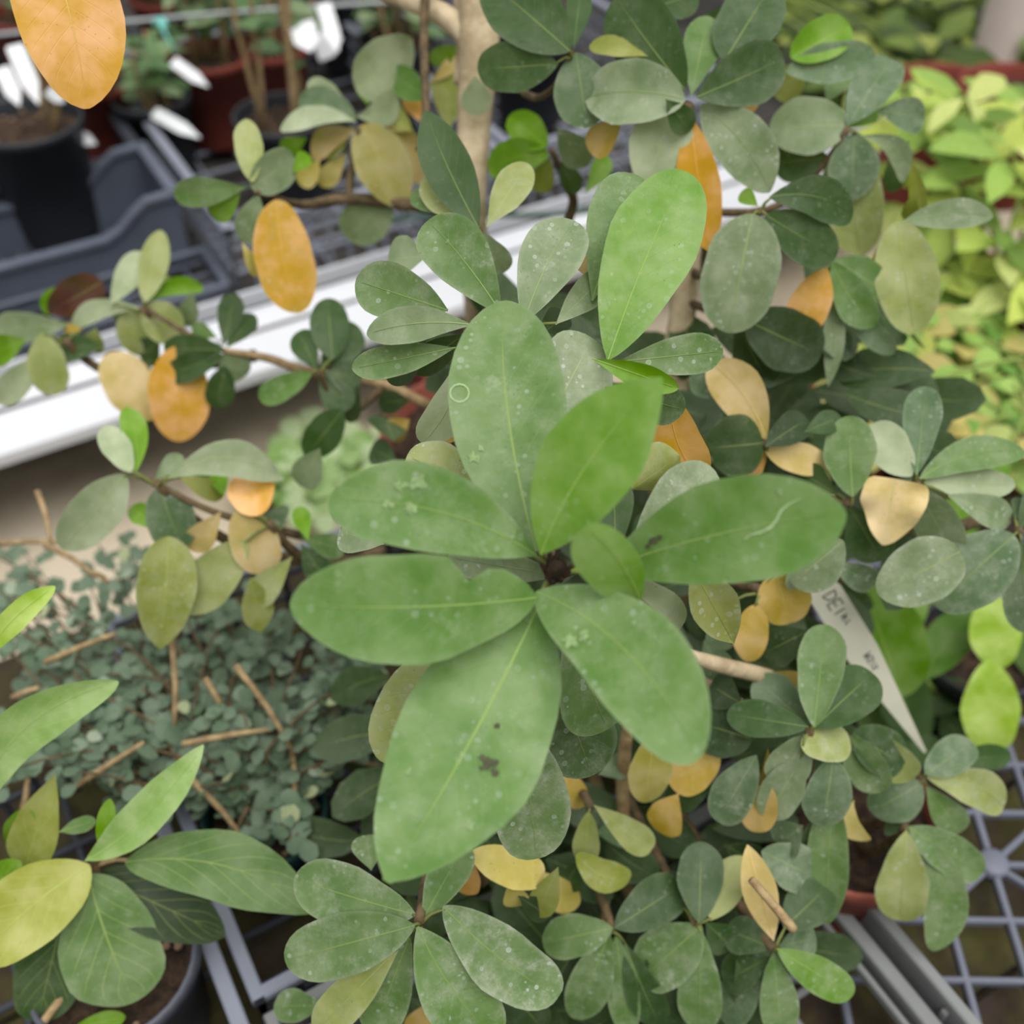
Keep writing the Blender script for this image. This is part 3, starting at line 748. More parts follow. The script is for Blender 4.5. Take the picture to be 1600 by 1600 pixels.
whorl('low3', 1088, 1442, .60, [
 (1092, 1442, 1096, 1315, 72, 'd', .32, dict(a=.6, b=.45)),
 (1110, 1438, 1160, 1338, 56, 'ol', .35, dict(a=.6, b=.5)),
 (1096, 1455, 1094, 1612, 68, 'g', .5, dict(a=.6, b=.42)),
 (1102, 1440, 1145, 1480, 56, 'd', .3),
 (1070, 1420, 1030, 1370, 60, 'k', .2),
 (1080, 1460, 1130, 1610, 60, 'd', .2, dict(d=.63)),
 (1130, 1320, 1190, 1350, 50, 'k', .2, dict(d=.63)),
])
whorl('low4', 1210, 1484, .60, [
 (1214, 1482, 1332, 1556, 58, 'b', .42, dict(a=.6, b=.4)),
 (1168, 1320, 1209, 1470, 52, 'cr', .1, dict(d=.585, a=.6, b=.9)),
 (1208, 1488, 1222, 1615, 62, 'g', .48, dict(a=.7, b=.4)),
 (1208, 1482, 1134, 1452, 60, 'd', .4),
 (1225, 1450, 1294, 1385, 70, 'd', .3, dict(a=.5, b=.4)),
 (1190, 1330, 1276, 1372, 74, 'bl', .6, dict(a=.5)),
 (1205, 1495, 1130, 1535, 60, 'd', .35),
 (1216, 1478, 1275, 1465, 50, 'bl', .6),
 (1195, 1520, 1125, 1590, 70, 'bl', .5),
 (1150, 1500, 1190, 1590, 60, 'd', .2),
 (1170, 1450, 1180, 1420, 40, 'k', .0),
])
tube('dry_stalk', [P(1174, 1374, .575), P(1205, 1410, .576), P(1240, 1452, .58)], [.0022, .0024, .0026], sh, M_TWIGL, 8)
# -- left side
whorl('left1', 396, 292, .68, [
 (395, 284, 384, 186, 44, 'ol', .4, dict(a=.5, b=.5)),
 (392, 292, 460, 246, 62, 'y', .5, dict(a=.4, b=.4, roll=20)),
 (388, 292, 271, 304, 46, 'g', .35, dict(wave=.08)),
 (404, 300, 386, 380, 48, 'y', .45),
 (376, 302, 332, 338, 40, 'lg', .0),
 (432, 312, 466, 489, 92, 'go', .3, dict(a=.5, b=.42, bow=.04, rib=True)),
 (378, 378, 402, 432, 20, 'yel', 0),
 (458, 270, 480, 240, 26, 'lg', .0),
], start=False)
whorl('left2', 562, 192, .74, [
 (556, 190, 438, 202, 34, 'p', .5, dict(bow=.1, roll=30)),
 (556, 184, 468, 152, 54, 'bl', .35, dict(a=.5)),
 (556, 182, 622, 148, 46, 'p', .4, dict(bow=.12)),
 (566, 195, 632, 326, 84, 'o', .35, dict(a=.45, b=.55)),
 (556, 140, 644, 62, 84, 'p', .3, dict(a=.4, b=.6, roll=20)),
 (668, 152, 604, 112, 48, 'h', .1, dict(a=.5)),
 (548, 168, 480, 130, 40, 'p', .3),
 (560, 205, 488, 248, 40, 'tan', .0, dict(bow=.15)),
 (553, 198, 500, 240, 40, 'os', .0),
 (645, 205, 596, 172, 44, 'os', .0),
 (600, 195, 652, 230, 34, 'tan', 0),
 (656, 190, 640, 144, 34, 'gr', 0),
 (605, 310, 542, 372, 74, 'y', .4, dict(a=.5, b=.4)),
 (500, 250, 470, 290, 34, 'yel', 0),
 (540, 240, 500, 290, 34, 'yel', 0),
 (640, 230, 665, 285, 44, 'tan', .1),
 (700, 205, 700, 112, 56, 'os', .1),
 (722, 70, 672, 96, 30, 'lg', .1),
 (672, 130, 722, 88, 24, 'tan', 0),
 (575, 165, 570, 125, 30, 'lg', 0),
 (480, 215, 440, 235, 30, 'lg', 0),
], start=False)
tube('branch', [P(400, 300, .685), P(470, 320, .74), P(545, 310, .76), P(640, 320, .76), P(735, 330, .735)], [.002, .003, .004, .0045, .006], sh, M_TWIG, 8)
tube('branch', [P(545, 310, .76), P(550, 260, .76), P(560, 200, .745)], [.003, .003, .002], sh, M_TWIG, 8)
whorl('topleaf', 70, -90, .50, [(74, -92, 136, 170, 162, 'gr', .04, dict(a=.4, b=.5, bow=-.03, rib=True, fold=.08, wave=.03, roll=0)),
 (60, -95, -20, -160, 80, 'g', .3), (80, -100, 190, -150, 80, 'g', .3)], start=P(735, -140, .70))
whorl('backlit', 862, 235, .70, [
 (855, 228, 795, 182, 54, 'lg', .0, dict(a=.4, b=.5)),
 (858, 240, 763, 266, 58, 'lg', .05, dict(a=.5, b=.42, bow=.08)),
 (860, 245, 838, 300, 40, 'os', .05),
 (915, 302, 950, 244, 32, 'lg', .05),
 (870, 250, 905, 300, 34, 'd', .1),
 (820, 290, 780, 310, 30, 'd', .1),
], start=False)
tube('branch', [P(862, 235, .70), P(885, 290, .73), P(890, 340, .75), P(800, 520, .8)], [.002, .003, .0035, .004], sh, M_TWIG, 7)
whorl('left3', 222, 480, .76, [
 (226, 472, 252, 360, 44, 'ol', .4, dict(a=.5, b=.5)),
 (172, 478, 224, 394, 44, 'p', .4),
 (222, 482, 112, 508, 34, 'p', .4, dict(bow=.1)),
 (226, 476, 278, 530, 62, 'ol', .4, dict(a=.4, b=.38)),
 (232, 472, 318, 450, 30, 'lg', .05, dict(bow=-.15)),
 (225, 470, 262, 430, 30, 'ol', .3),
 (205, 480, 215, 556, 52, 'ol', .45, dict(a=.4, b=.6)),
 (300, 455, 290, 508, 34, 'y', .4),
 (160, 440, 75, 488, 64, 'm', .0, dict(a=.35, b=.7, wave=.1)),
 (130, 440, 66, 486, 40, 'lg', .0),
 (110, 506, -6, 512, 52, 'y', .4),
 (170, 478, 192, 490, 30, 'bl', .4),
], start=P(400, 555, .80))
whorl('left3b', 100, 530, .76, [
 (66, 520, 84, 618, 60, 'ol', .5, dict(a=.5, b=.4)),
 (160, 540, 84, 545, 46, 'd', .35),
 (70, 548, -4, 630, 46, 'p', .4),
 (150, 512, 142, 548, 38, 'ol', .3),
 (40, 530, -20, 556, 50, 'lg', .0),
 (168, 552, 238, 656, 80, 'tan', .15, dict(a=.5, b=.55)),
 (130, 515, 100, 520, 26, 'gold', 0),
 (240, 560, 200, 590, 34, 'd', .2),
 (250, 530, 220, 560, 50, 'd', .2),
], start=P(330, 550, .80))
whorl('left4', 350, 548, .74, [
 (348, 546, 256, 545, 46, 'd', .15, dict(a=.5, b=.4)),
 (348, 554, 258, 588, 42, 'd', .12, dict(a=.5, b=.4)),
 (350, 550, 380, 590, 48, 'y', .45, dict(a=.4, b=.35)),
 (352, 572, 338, 637, 46, 'd', .15, dict(a=.5, b=.4)),
 (350, 540, 366, 458, 40, 'd', .15),
 (354, 544, 398, 492, 32, 'd', .2),
 (278, 540, 280, 690, 92, 'gr', .0, dict(a=.5, b=.45, rib=True)),
 (340, 528, 300, 510, 26, 'g', .3),
], start=False)
tube('branch', [P(350, 548, .745), P(420, 560, .755), P(480, 580, .76), P(600, 600, .77), P(700, 640, .78), BASE + Vector((0, 0, .2))], [.0018, .003, .0032, .0036, .004, .005], sh, M_TWIGL, 8)
tube('branch', [P(225, 480, .765), P(290, 520, .76), P(350, 548, .748)], [.0015, .002, .002], sh, M_TWIG, 7)
whorl('left5', 497, 578, .70, [
 (488, 582, 406, 624, 42, 'h', .3, dict(a=.6, b=.4)),
 (496, 578, 466, 518, 44, 'd', .15),
 (520, 562, 512, 466, 62, 'd', .15, dict(a=.5)),
 (536, 640, 478, 714, 56, 'd', .1, dict(a=.5)),
 (500, 576, 560, 510, 60, 'd', .25),
 (508, 582, 566, 590, 56, 'bl', .5),
 (498, 584, 545, 640, 50, 'bl', .3),
 (640, 625, 592, 630, 40, 'k', .1),
 (615, 690, 600, 650, 60, 'd', .4, dict(roll=30)),
 (620, 720, 580, 700, 46, 'd', .3),
 (640, 655, 605, 680, 40, 'gold', 0),
 (560, 600, 545, 660, 30, 'k', .2),
], start=P(600, 602, .77), thick=.002)
whorl('left6', 245, 755, .66, [
 (206, 738, 162, 666, 44, 'p', .5, dict(a=.5, b=.5)),
 (212, 740, 198, 636, 42, 'lg', .05, dict(bow=.06)),
 (196, 740, 98, 858, 78, 'p', .55, dict(a=.5, b=.5)),
 (248, 762, 284, 856, 76, 'bl', .4, dict(a=.4, b=.4)),
 (242, 748, 285, 712, 30, 'y', .4),
 (264, 838, 250, 1014, 92, 'os', .45, dict(a=.5, b=.7, d=.655)),
 (244, 828, 206, 790, 34, 'lg', .05),
 (262, 748, 444, 750, 60, 'p', .5, dict(d=.648, bow=-.2, roll=10, a=.8, b=.7)),
 (280, 745, 350, 775, 34, 'os', .05),
 (350, 775, 340, 735, 30, 'lg', .05),
 (275, 735, 345, 728, 26, 'lg', 0),
 (290, 745, 345, 755, 44, 'p', .4),
], start=P(560, 880, .74))
whorl('left7', 420, 815, .66, [
 (404, 806, 388, 742, 72, 'gr', .1, dict(a=.3, b=.28, fold=.3)),
 (372, 796, 420, 894, 76, 'tan', .3, dict(a=.4, b=.42)),
 (386, 845, 282, 954, 78, 'ol', .45, dict(a=.5, b=.42)),
 (456, 870, 392, 944, 48, 'ol', .5),
 (392, 902, 408, 988, 50, 'os', .35, dict(b=.8)),
 (482, 846, 466, 792, 28, 'lg', .1),
 (345, 800, 298, 860, 44, 'tan', .1),
 (470, 840, 540, 860, 40, 'g', .3),
 (470, 850, 520, 920, 50, 'd', .4),
 (440, 830, 420, 800, 60, 'bl', .4, dict(d=.68)),
 (500, 700, 470, 760, 50, 'y', .3),
], start=P(600, 860, .74))
tube('branch', [P(232, 748, .665), P(310, 790, .675), P(380, 815, .68), P(440, 830, .69), P(560, 860, .72)], [.0016, .002, .0024, .0028, .003], sh, M_TWIG, 7)

# -- inner leaves seen through the gaps
IV, IF, IU = [], [], []
ri = random.Random(3)
inner = [leaf_mesh(1, .5, .6, .45, b_, .04, .15, .02, rnd=ri, nv=6, nu=2) for b_ in (-.05, 0, .05)]
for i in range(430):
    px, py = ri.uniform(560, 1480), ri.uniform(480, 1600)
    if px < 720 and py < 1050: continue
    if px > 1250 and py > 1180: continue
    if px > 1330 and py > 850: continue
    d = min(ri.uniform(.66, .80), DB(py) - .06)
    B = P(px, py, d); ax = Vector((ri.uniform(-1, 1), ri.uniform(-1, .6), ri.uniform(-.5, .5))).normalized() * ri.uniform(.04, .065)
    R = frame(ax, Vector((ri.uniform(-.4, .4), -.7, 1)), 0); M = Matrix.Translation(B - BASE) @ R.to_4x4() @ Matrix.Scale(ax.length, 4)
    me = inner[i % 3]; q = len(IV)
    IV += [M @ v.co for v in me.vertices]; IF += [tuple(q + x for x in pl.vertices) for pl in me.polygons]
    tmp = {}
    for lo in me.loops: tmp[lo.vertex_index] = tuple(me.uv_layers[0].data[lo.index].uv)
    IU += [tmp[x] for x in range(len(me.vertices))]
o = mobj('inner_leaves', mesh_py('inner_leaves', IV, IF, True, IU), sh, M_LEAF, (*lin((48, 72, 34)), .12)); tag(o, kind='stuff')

# ------------------------------------------------------------------ second shrub in the terracotta pot
PB = AT(1335, 1272, .105); PB.z = .006
s2 = empty('potted_shrub', PB, 'smaller shrub with spoon-shaped leaves in a terracotta pot beside the grid tray', 'shrub')
pot(s2, .058, .044, .10, M_TERRA, rim=.016, depth=.014)
tops = PB + Vector((0, 0, .085))
whorl('s1', 1265, 1138, .58, [
 (1272, 1136, 1290, 976, 74, 'g', .38, dict(a=.6, b=.42)),
 (1252, 1166, 1328, 1158, 60, 'ol', .72, dict(a=.35, b=.35)),
 (1264, 1136, 1136, 1116, 58, 'd', .25, dict(a=.6, b=.42)),
 (1272, 1138, 1364, 1052, 84, 'd', .2, dict(a=.5, b=.4)),
 (1258, 1150, 1214, 1228, 66, 'y', .5, dict(a=.5, b=.42)),
 (1302, 1182, 1284, 1290, 72, 'bl', .55, dict(a=.5, b=.42)),
 (1250, 1190, 1196, 1278, 66, 'y', .42, dict(a=.5)),
 (1182, 1180, 1122, 1284, 68, 'bl', .5, dict(a=.6, b=.42)),
 (1176, 1155, 1096, 1130, 90, 'k', .2, dict(a=.4, b=.4)),
 (1160, 1100, 1110, 1070, 60, 'k', .2),
 (1205, 1230, 1170, 1296, 60, 'gold', .1, dict(a=.4)),
 (1200, 1170, 1195, 1240, 20, 'gold', 0),
 (1262, 1132, 1180, 1060, 66, 'bl', .3, dict(d=.60)),
 (1255, 1290, 1215, 1320, 60, 'bl', .5),
 (1290, 1170, 1310, 1180, 20, 'gold', 0),
], start=tops, owner=s2)
whorl('s2', 1325, 1150, .61, [
 (1330, 1150, 1376, 1238, 66, 'g', .5, dict(a=.5)),
 (1332, 1146, 1412, 1196, 76, 'd', .4, dict(a=.4, b=.4)),
 (1300, 1240, 1292, 1444, 64, 'g', .4, dict(a=.5, b=.6)),
 (1280, 1270, 1262, 1350, 46, 'd', .3),
 (1335, 1250, 1356, 1314, 38, 'yel', .1, dict(bow=.2)),
 (1370, 1140, 1420, 1220, 60, 'ol', .4),
], start=tops, owner=s2)
whorl('s3', 1442, 1212, .64, [
 (1446, 1210, 1520, 1160, 58, 'bl', .5, dict(a=.5, b=.4)),
 (1448, 1214, 1568, 1262, 62, 'ol', .6, dict(a=.6, b=.38, bow=-.1)),
 (1440, 1224, 1360, 1268, 72, 'bl', .45, dict(a=.4, b=.5)),
 (1446, 1226, 1502, 1300, 52, 'g', .5),
 (1460, 1190, 1580, 1180, 40, 'd', .1, dict(d=.68)),
], start=tops, owner=s2)
whorl('s4', 1416, 1292, .64, [
 (1416, 1298, 1406, 1438, 78, 'ol', .5, dict(a=.6, b=.4)),
 (1420, 1292, 1534, 1366, 66, 'g', .5, dict(a=.5, b=.42)),
 (1440, 1306, 1460, 1486, 70, 'g', .48, dict(a=.5, b=.5, bow=-.12)),
 (1412, 1296, 1384, 1288, 34, 'bl', .3),
], start=tops, owner=s2)

# plant tag -----------------------------------------------------------
def plant_tag(label, top, tip, width, toward, mat=M_TAG, name='plant_label', group=None, taper=.35):
    ax = tip - top; L = ax.length; R = frame(ax, toward, 0)
    bm = bmesh.new()
    out = [(-.42, 0), (.42, 0), (.5, .04), (.5, 1 - taper), (.05, 1), (-.05, 1), (-.5, 1 - taper), (-.5, .04)]
    f = bm.faces.new([bm.verts.new((x * width, y * L, 0)) for x, y in out])
    r = bmesh.ops.extrude_face_region(bm, geom=[f])
    for v in r['geom']:
        if isinstance(v, bmesh.types.BMVert): v.co.z -= .0008
    bmesh.ops.recalc_face_normals(bm, faces=bm.faces)
    me = bpy.data.meshes.new(name); bm.to_mesh(me); bm.free()
    o = mobj(name, me, None, mat); o.matrix_world = Matrix.Translation(top) @ R.to_4x4()
    return tag(o, label, 'plant label', group)
top, tip = P(1284, 918, .665), P(1446, 1176, .715)
tg = plant_tag('ivory plant label with handwritten letters leaning by the terracotta pot', top, tip, .0205, CAM - top, taper=.62)
strokes = {'D': [[(0, 0), (0, 1), (.5, .75), (.6, .4), (.45, .1), (0, 0)]], 'E': [[(.55, 1), (0, 1), (0, 0), (.55, 0)], [(0, .52), (.45, .52)]],
           'I': [[(.2, 0), (.25, 1)]], 'N': [[(0, 0), (.05, .7), (.3, .15), (.5, .75)]], 'r': [[(.1, 0), (.1, .6), (.4, .65)]],
           'M': [[(0, 0), (.1, .9), (.3, .3), (.5, .9), (.6, 0)]], 'S': [[(.5, .9), (.1, .8), (.15, .55), (.45, .4), (.4, .1), (0, .05)]]}
yy = .006
for ch, hh in (('D', .0085), ('E', .0085), ('I', .007), ('N', .006), ('r', .005), (None, .024), ('M', .0055), ('S', .005), ('I', .0035), ('S', .004)):
    if ch is None: yy += hh; continue
    V, Fc = [], []
    for st in strokes[ch]:
        for (x0, y0), (x1, y1) in zip(st, st[1:]):
            # text runs along the tag (local y); letter up = +x side
            a_, b_ = Vector((-.0015 + (y0 - .5) * hh * 1.0, yy + x0 * hh, .0002)), Vector((-.0015 + (y1 - .5) * hh, yy + x1 * hh, .0002))
            dd = (b_ - a_).normalized() * .00025; n_ = Vector((-dd.y, dd.x, 0)) * 1.6
            q = len(V); V += [a_ - dd + n_, a_ - dd - n_, b_ + dd - n_, b_ + dd + n_]; Fc.append((q, q + 1, q + 2, q + 3))
    mobj('lettering', mesh_py('lettering', V, Fc, False), tg, M_INK)
    yy += hh * .78

# ------------------------------------------------------------------ fine-leaved bush at the left
FB = AT(415, 1275, .085); FB.z = .006
fbush = empty('potted_bush', FB, 'bush with masses of tiny grey-green leaves in a dark green pot', 'bush')
pot(fbush, .042, .032, .085, M_GREENPOT)
rb = random.Random(5)
small = [leaf_mesh(1, .78, .55, .45, 0, .03, .15, .02, rnd=rb, nv=4, nu=1) for _ in range(3)]
FL = []
def twig(pts, r0, mat, n_leaf, rr, spread=.018):
    tube('twig', pts, [r0 * (1 - .6 * i / (len(pts) - 1)) for i in range(len(pts))], fbush, mat, 5, 3)
    for q in range(n_leaf):
        t = rr.uniform(.15, 1) * (len(pts) - 1); i = min(int(t), len(pts) - 2)
        p = pts[i].lerp(pts[i + 1], t - i)
        FL.append((p, pts[i + 1] - pts[i]))
stp = FB + Vector((0, 0, .08))
for i in range(150):
    px = rb.uniform(-60, 600); py = rb.uniform(830 + max(0, px - 250) * .5, 1330)
    if px < 330 and py > 1230: py -= 150
    if px > 500 and py > 1180: py -= 150
    d = DB(py) - rb.uniform(.03, .17)
    e = P(px, py, d)
    if e.z < .02: e.z = .03
    m = stp.lerp(e, .5) + Vector((rb.uniform(-.03, .03), rb.uniform(-.03, .03), rb.uniform(.0, .04)))
    m1 = stp.lerp(m, .5) + Vector((0, 0, .02))
    twig([stp, m1, m, m.lerp(e, .6) + Vector((0, 0, .01)), e], .0013, M_TWIG, 20, rb)
for (x0, y0, x1, y1, d0, d1) in ((268, 1000, 272, 1145, .70, .71), (368, 1040, 455, 1170, .69, .71), (300, 1220, 385, 1318, .69, .71), (285, 1163, 420, 1140, .69, .70),
                                 (320, 1060, 352, 1128, .71, .72), (455, 1170, 600, 1200, .72, .76), (70, 852, 150, 900, .76, .75), (-10, 850, 90, 848, .80, .77), (140, 895, 170, 912, .75, .75),
                                 (70, 1035, 180, 990, .74, .73), (30, 1290, 45, 1200, .70, .72), (100, 1240, 225, 1160, .70, .69), (455, 1170, 458, 1280, .72, .70), (20, 1090, 60, 1075, .74, .73), (58, 768, 80, 850, .78, .77)):
    a_, b_ = P(x0, y0, d0), P(x1, y1, d1)
    tube('twig', [a_, a_.lerp(b_, .5) + Vector((.002, 0, .002)), b_], [.0022, .002, .0014], fbush, M_TWIGL, 6, 2)
sc_ = [(*lin(c), 0) for c in ((126, 144, 122), (100, 120, 98), (78, 98, 76), (150, 164, 142), (60, 80, 58), (164, 174, 134), (90, 112, 84))]
rb.shuffle(FL)
LV, LF, LU = [], [], []
for i, (p, dr) in enumerate(FL):
    L = rb.uniform(.0085, .0155)
    ax = (dr.normalized() * .5 + Vector((rb.uniform(-1, 1), rb.uniform(-1, 1), rb.uniform(-.4, .6)))).normalized()
    R = frame(ax, Vector((rb.uniform(-.5, .5), rb.uniform(-.7, .3), 1)), 0)
    p = p + Vector((rb.uniform(-.008, .008), rb.uniform(-.008, .008), rb.uniform(-.006, .008)))
    M = Matrix.Translation(p - FB) @ R.to_4x4() @ Matrix.Scale(L, 4)
    if i < 300:
        o = mobj('leaf', small[i % 3], fbush, M_SMALL, rb.choice(sc_)); o.matrix_basis = M
    else:
        me = small[i % 3]; q = len(LV)
        LV += [M @ v.co for v in me.vertices]; LF += [tuple(q + x for x in pl.vertices) for pl in me.polygons]
        uvl = me.uv_layers[0].data; tmp = {}
        for lo in me.loops: tmp[lo.vertex_index] = tuple(uvl[lo.index].uv)
        LU += [tmp[x] for x in range(len(me.vertices))]
o = mobj('leaf_mass', mesh_py('leaf_mass', LV, LF, True, LU), fbush, M_SMALL, sc_[1]); tag(o, kind='stuff')

# ------------------------------------------------------------------ plant with veined leaves, bottom left
VB = AT(178, 1505, .10); VB.z = .006
vp = empty('potted_plant', VB, 'young plant with large veined leaves in a grey pot at the bottom left', 'plant')
pot(vp, .050, .038, .10, M_GREYPOT, depth=.02)
VC = P(150, 1352, .615)
tube('stem', [VB + Vector((0, 0, .075)), P(165, 1450, .64), VC, P(150, 1335, .605)], [.0035, .003, .0024, .0012], vp, M_TWIG, 8)
tube('petiole', [P(150, 1352, .615), P(180, 1343, .612), P(215, 1346, .61)], [.0018, .0013, .001], vp, M_TWIGL, 6, 2)
vk = dict(mat=M_VEIN, rib=True)
leaf(vp, 196, 1347, 492, 1424, 106, 'g', .18, .605, .60, a=.62, b=.62, bow=-.10, bend=.05, fold=.16, roll=0, **vk)
leaf(vp, 138, 1366, 212, 1565, 148, 'g', .3, .61, .615, a=.6, b=.42, bow=.03, bend=.04, fold=.12, roll=0, wave=.03, **vk)
leaf(vp, 140, 1352, -40, 1505, 122, 'vy', .0, .605, .575, a=.6, b=.55, bow=.05, fold=.2, roll=0, **vk)
leaf(vp, 150, 1368, 352, 1462, 96, 'k', .1, .622, .635, a=.55, b=.6, roll=0, **vk)
leaf(vp, 100, 1425, 58, 1596, 104, 'd', .3, .625, .63, a=.5, b=.45, wave=.05, **vk)
leaf(vp, 133, 1345, 318, 1164, 64, 'vg', .3, .603, .57, a=.7, b=.65, bow=.05, fold=.25, **vk)
leaf(vp, 158, 1338, 172, 1248, 28, 'lg', .0, .60, .585, **vk)
leaf(vp, -25, 1250, 184, 1064, 78, 'vg', .15, .59, .56, a=.5, b=.5, bow=-.13, roll=10, **vk)
leaf(vp, 40, 1355, 86, 1210, 74, 'os', .1, .625, .61, a=.45, b=.9, fold=.35, **vk)
leaf(vp, 92, 1300, 150, 1282, 26, 'g', .2, .61, .61, **vk)
leaf(vp, -40, 1420, 32, 1345, 50, 'lg', .1, .62, .60, **vk)
leaf(vp, 10, 1320, 45, 1262, 40, 'lg', .0, .63, .61, **vk)
leaf(vp, -20, 1025, 86, 916, 40, 'yg', .0, .57, .55, a=.6, b=.5, bow=-.05, **vk)
leaf(vp, 110, 1608, 196, 1588, 30, 'lg', .0, .63, .63, **vk)
tube('twig', [P(20, 1340, .635), P(90, 1350, .63), P(150, 1352, .618)], .0016, vp, M_TWIG, 6, 2)
tube('twig', [P(-30, 1150, .60), P(-60, 1300, .62), P(-20, 1480, .65), VB + Vector((-.02, 0, .08))], .002, vp, M_TWIG, 6, 2)
tube('stick', [P(130, 1520, .635), P(95, 1560, .63), P(62, 1605, .625)], .0026, vp, M_TWIGL, 7, 2)

# ------------------------------------------------------------------ bright plants at the right
def place(me, mat, parent, B, T, color, toward=Vector((0, -.4, 1)), wscale=1.0, roll=0, name='leaf'):
    o = mobj(name, me, parent, mat, color); ax = T - B; R = frame(ax, toward, roll)
    L = ax.length
    o.matrix_basis = Matrix.Translation(B - wpos(parent)) @ R.to_4x4() @ Matrix.Diagonal((L * wscale, L, L, 1)); return o
rl = random.Random(11)
LANC = [leaf_mesh(1, .36, .8, .8, b_, .06, .2, .03, rnd=rl, nv=7, nu=2) for b_ in (-.05, 0, .06)]
OVAL = [leaf_mesh(1, .62, .6, .6, b_, .05, .18, .03, rnd=rl, nv=6, nu=2) for b_ in (-.04, .03)]
def jc(c, rr, a=0, j=.12):
    k_ = rr.uniform(1 - j, 1 + j); return (*[min(1, x * k_) for x in lin(c)], a)
def sprays(label, base, potr, poth, potmat, heads, cols, nleaf, Lr, meshes, mat=M_SOFT, rr=rl, name='potted_plant', cat='plant', stem=M_GSTEM, group=None, droop=.4, ws=1.0, soil=True):
    """stems from a pot, each ending in a loose whorl of leaves"""
    root = empty(name, base, label, cat, group)
    if potr: pot(root, potr, potr * .76, poth, potmat, soil)
    s0 = base + Vector((0, 0, poth * .85))
    for h in heads:
        off = Vector((rr.uniform(-.4, .4) * max(potr, .01), rr.uniform(-.4, .4) * max(potr, .01), 0))
        m = (s0 + off).lerp(h, .55) + Vector((rr.uniform(-.02, .02), rr.uniform(-.02, .02), .01))
        tube('stem', [s0 + off, m, h], [.0028, .0022, .0014], root, stem, 6, 3)
        a0 = rr.uniform(0, 6.28)
        for i in range(nleaf):
            a = a0 + i * 2.4; L = rr.uniform(*Lr); dz = rr.uniform(-droop, .35)
            t_ = Vector((math.cos(a), math.sin(a), dz)).normalized()
            b_ = h + Vector((0, 0, -.012 * (i // 4))) + t_ * .004
            place(rr.choice(meshes), mat, root, b_, b_ + t_ * L, jc(rr.choice(cols), rr), wscale=ws * rr.uniform(.85, 1.15))
    return root
YG = [(190, 208, 96), (168, 194, 90), (146, 180, 84), (204, 216, 130), (112, 146, 64)]
def heads(lst): return [P(*q) for q in lst]
b1 = EE(1.02, .62, 0)
sprays('tall yellow-green plant with lance-shaped drooping leaves at the right edge', AT(1530, 560, 0), .06, .10, M_TERRAD,
       heads([(1510, 150, 1.10), (1440, 170, 1.15), (1580, 230, 1.08), (1500, 290, 1.12), (1440, 300, 1.18), (1570, 360, 1.1), (1470, 400, 1.14), (1560, 460, 1.1), (1620, 150, 1.15), (1420, 130, 1.2), (1620, 420, 1.1)]),
       YG, 11, (.05, .085), LANC, droop=1.0)
sprays('pale yellow-green weedy plant with small leaves right of the shrub', AT(1420, 690, 0), .06, .08, M_TERRA,
       heads([(1350, 540, 1.05), (1420, 560, 1.05), (1390, 480, 1.10), (1460, 620, 1.0), (1350, 640, 1.02), (1300, 600, 1.06), (1310, 560, 1.1), (1400, 640, 1.02)]),
       [(176, 188, 90), (190, 190, 110), (140, 176, 84), (200, 186, 110)], 12, (.03, .05), OVAL, droop=.6)
sprays('low tangle of small green weeds at the right edge', AT(1570, 720, 0), .06, .08, M_TERRAD,
       heads([(1500, 520, 1.08), (1560, 540, 1.08), (1600, 600, 1.04), (1520, 600, 1.04), (1480, 680, 1.0), (1560, 660, 1.02), (1620, 520, 1.1), (1600, 680, 1.0), (1540, 480, 1.12), (1450, 500, 1.1)]),
       [(140, 180, 84), (156, 190, 96), (112, 160, 70), (176, 190, 110), (190, 180, 104)], 14, (.022, .042), OVAL, droop=.6)
wd = empty('dry_weed', AT(1500, 640, 0), 'yellow dried stalks arching over the weeds at the right', 'weed')
for pts in ([(1370, 545, 1.0), (1430, 580, .99), (1490, 600, .99), (1560, 640, 1.0)], [(1400, 640, 1.0), (1500, 580, .99), (1600, 560, 1.0)], [(1585, 600, 1.0), (1600, 650, 1.0), (1570, 700, 1.0)],
            [(1340, 650, 1.02), (1390, 625, 1.01), (1450, 600, 1.0)], [(1480, 430, 1.08), (1440, 520, 1.06), (1420, 600, 1.05)]):
    tube('stalk', [P(*q) for q in pts], .0022, wd, simple('dry_stalk_%d' % len(pts), (188, 180, 96), .7) if False else M_GSTEM, 6, 3)
tube('stalk', [AT(1500, 640, 0), P(1500, 600, 1.02), P(1490, 600, .99)], .002, wd, M_GSTEM, 6, 3)
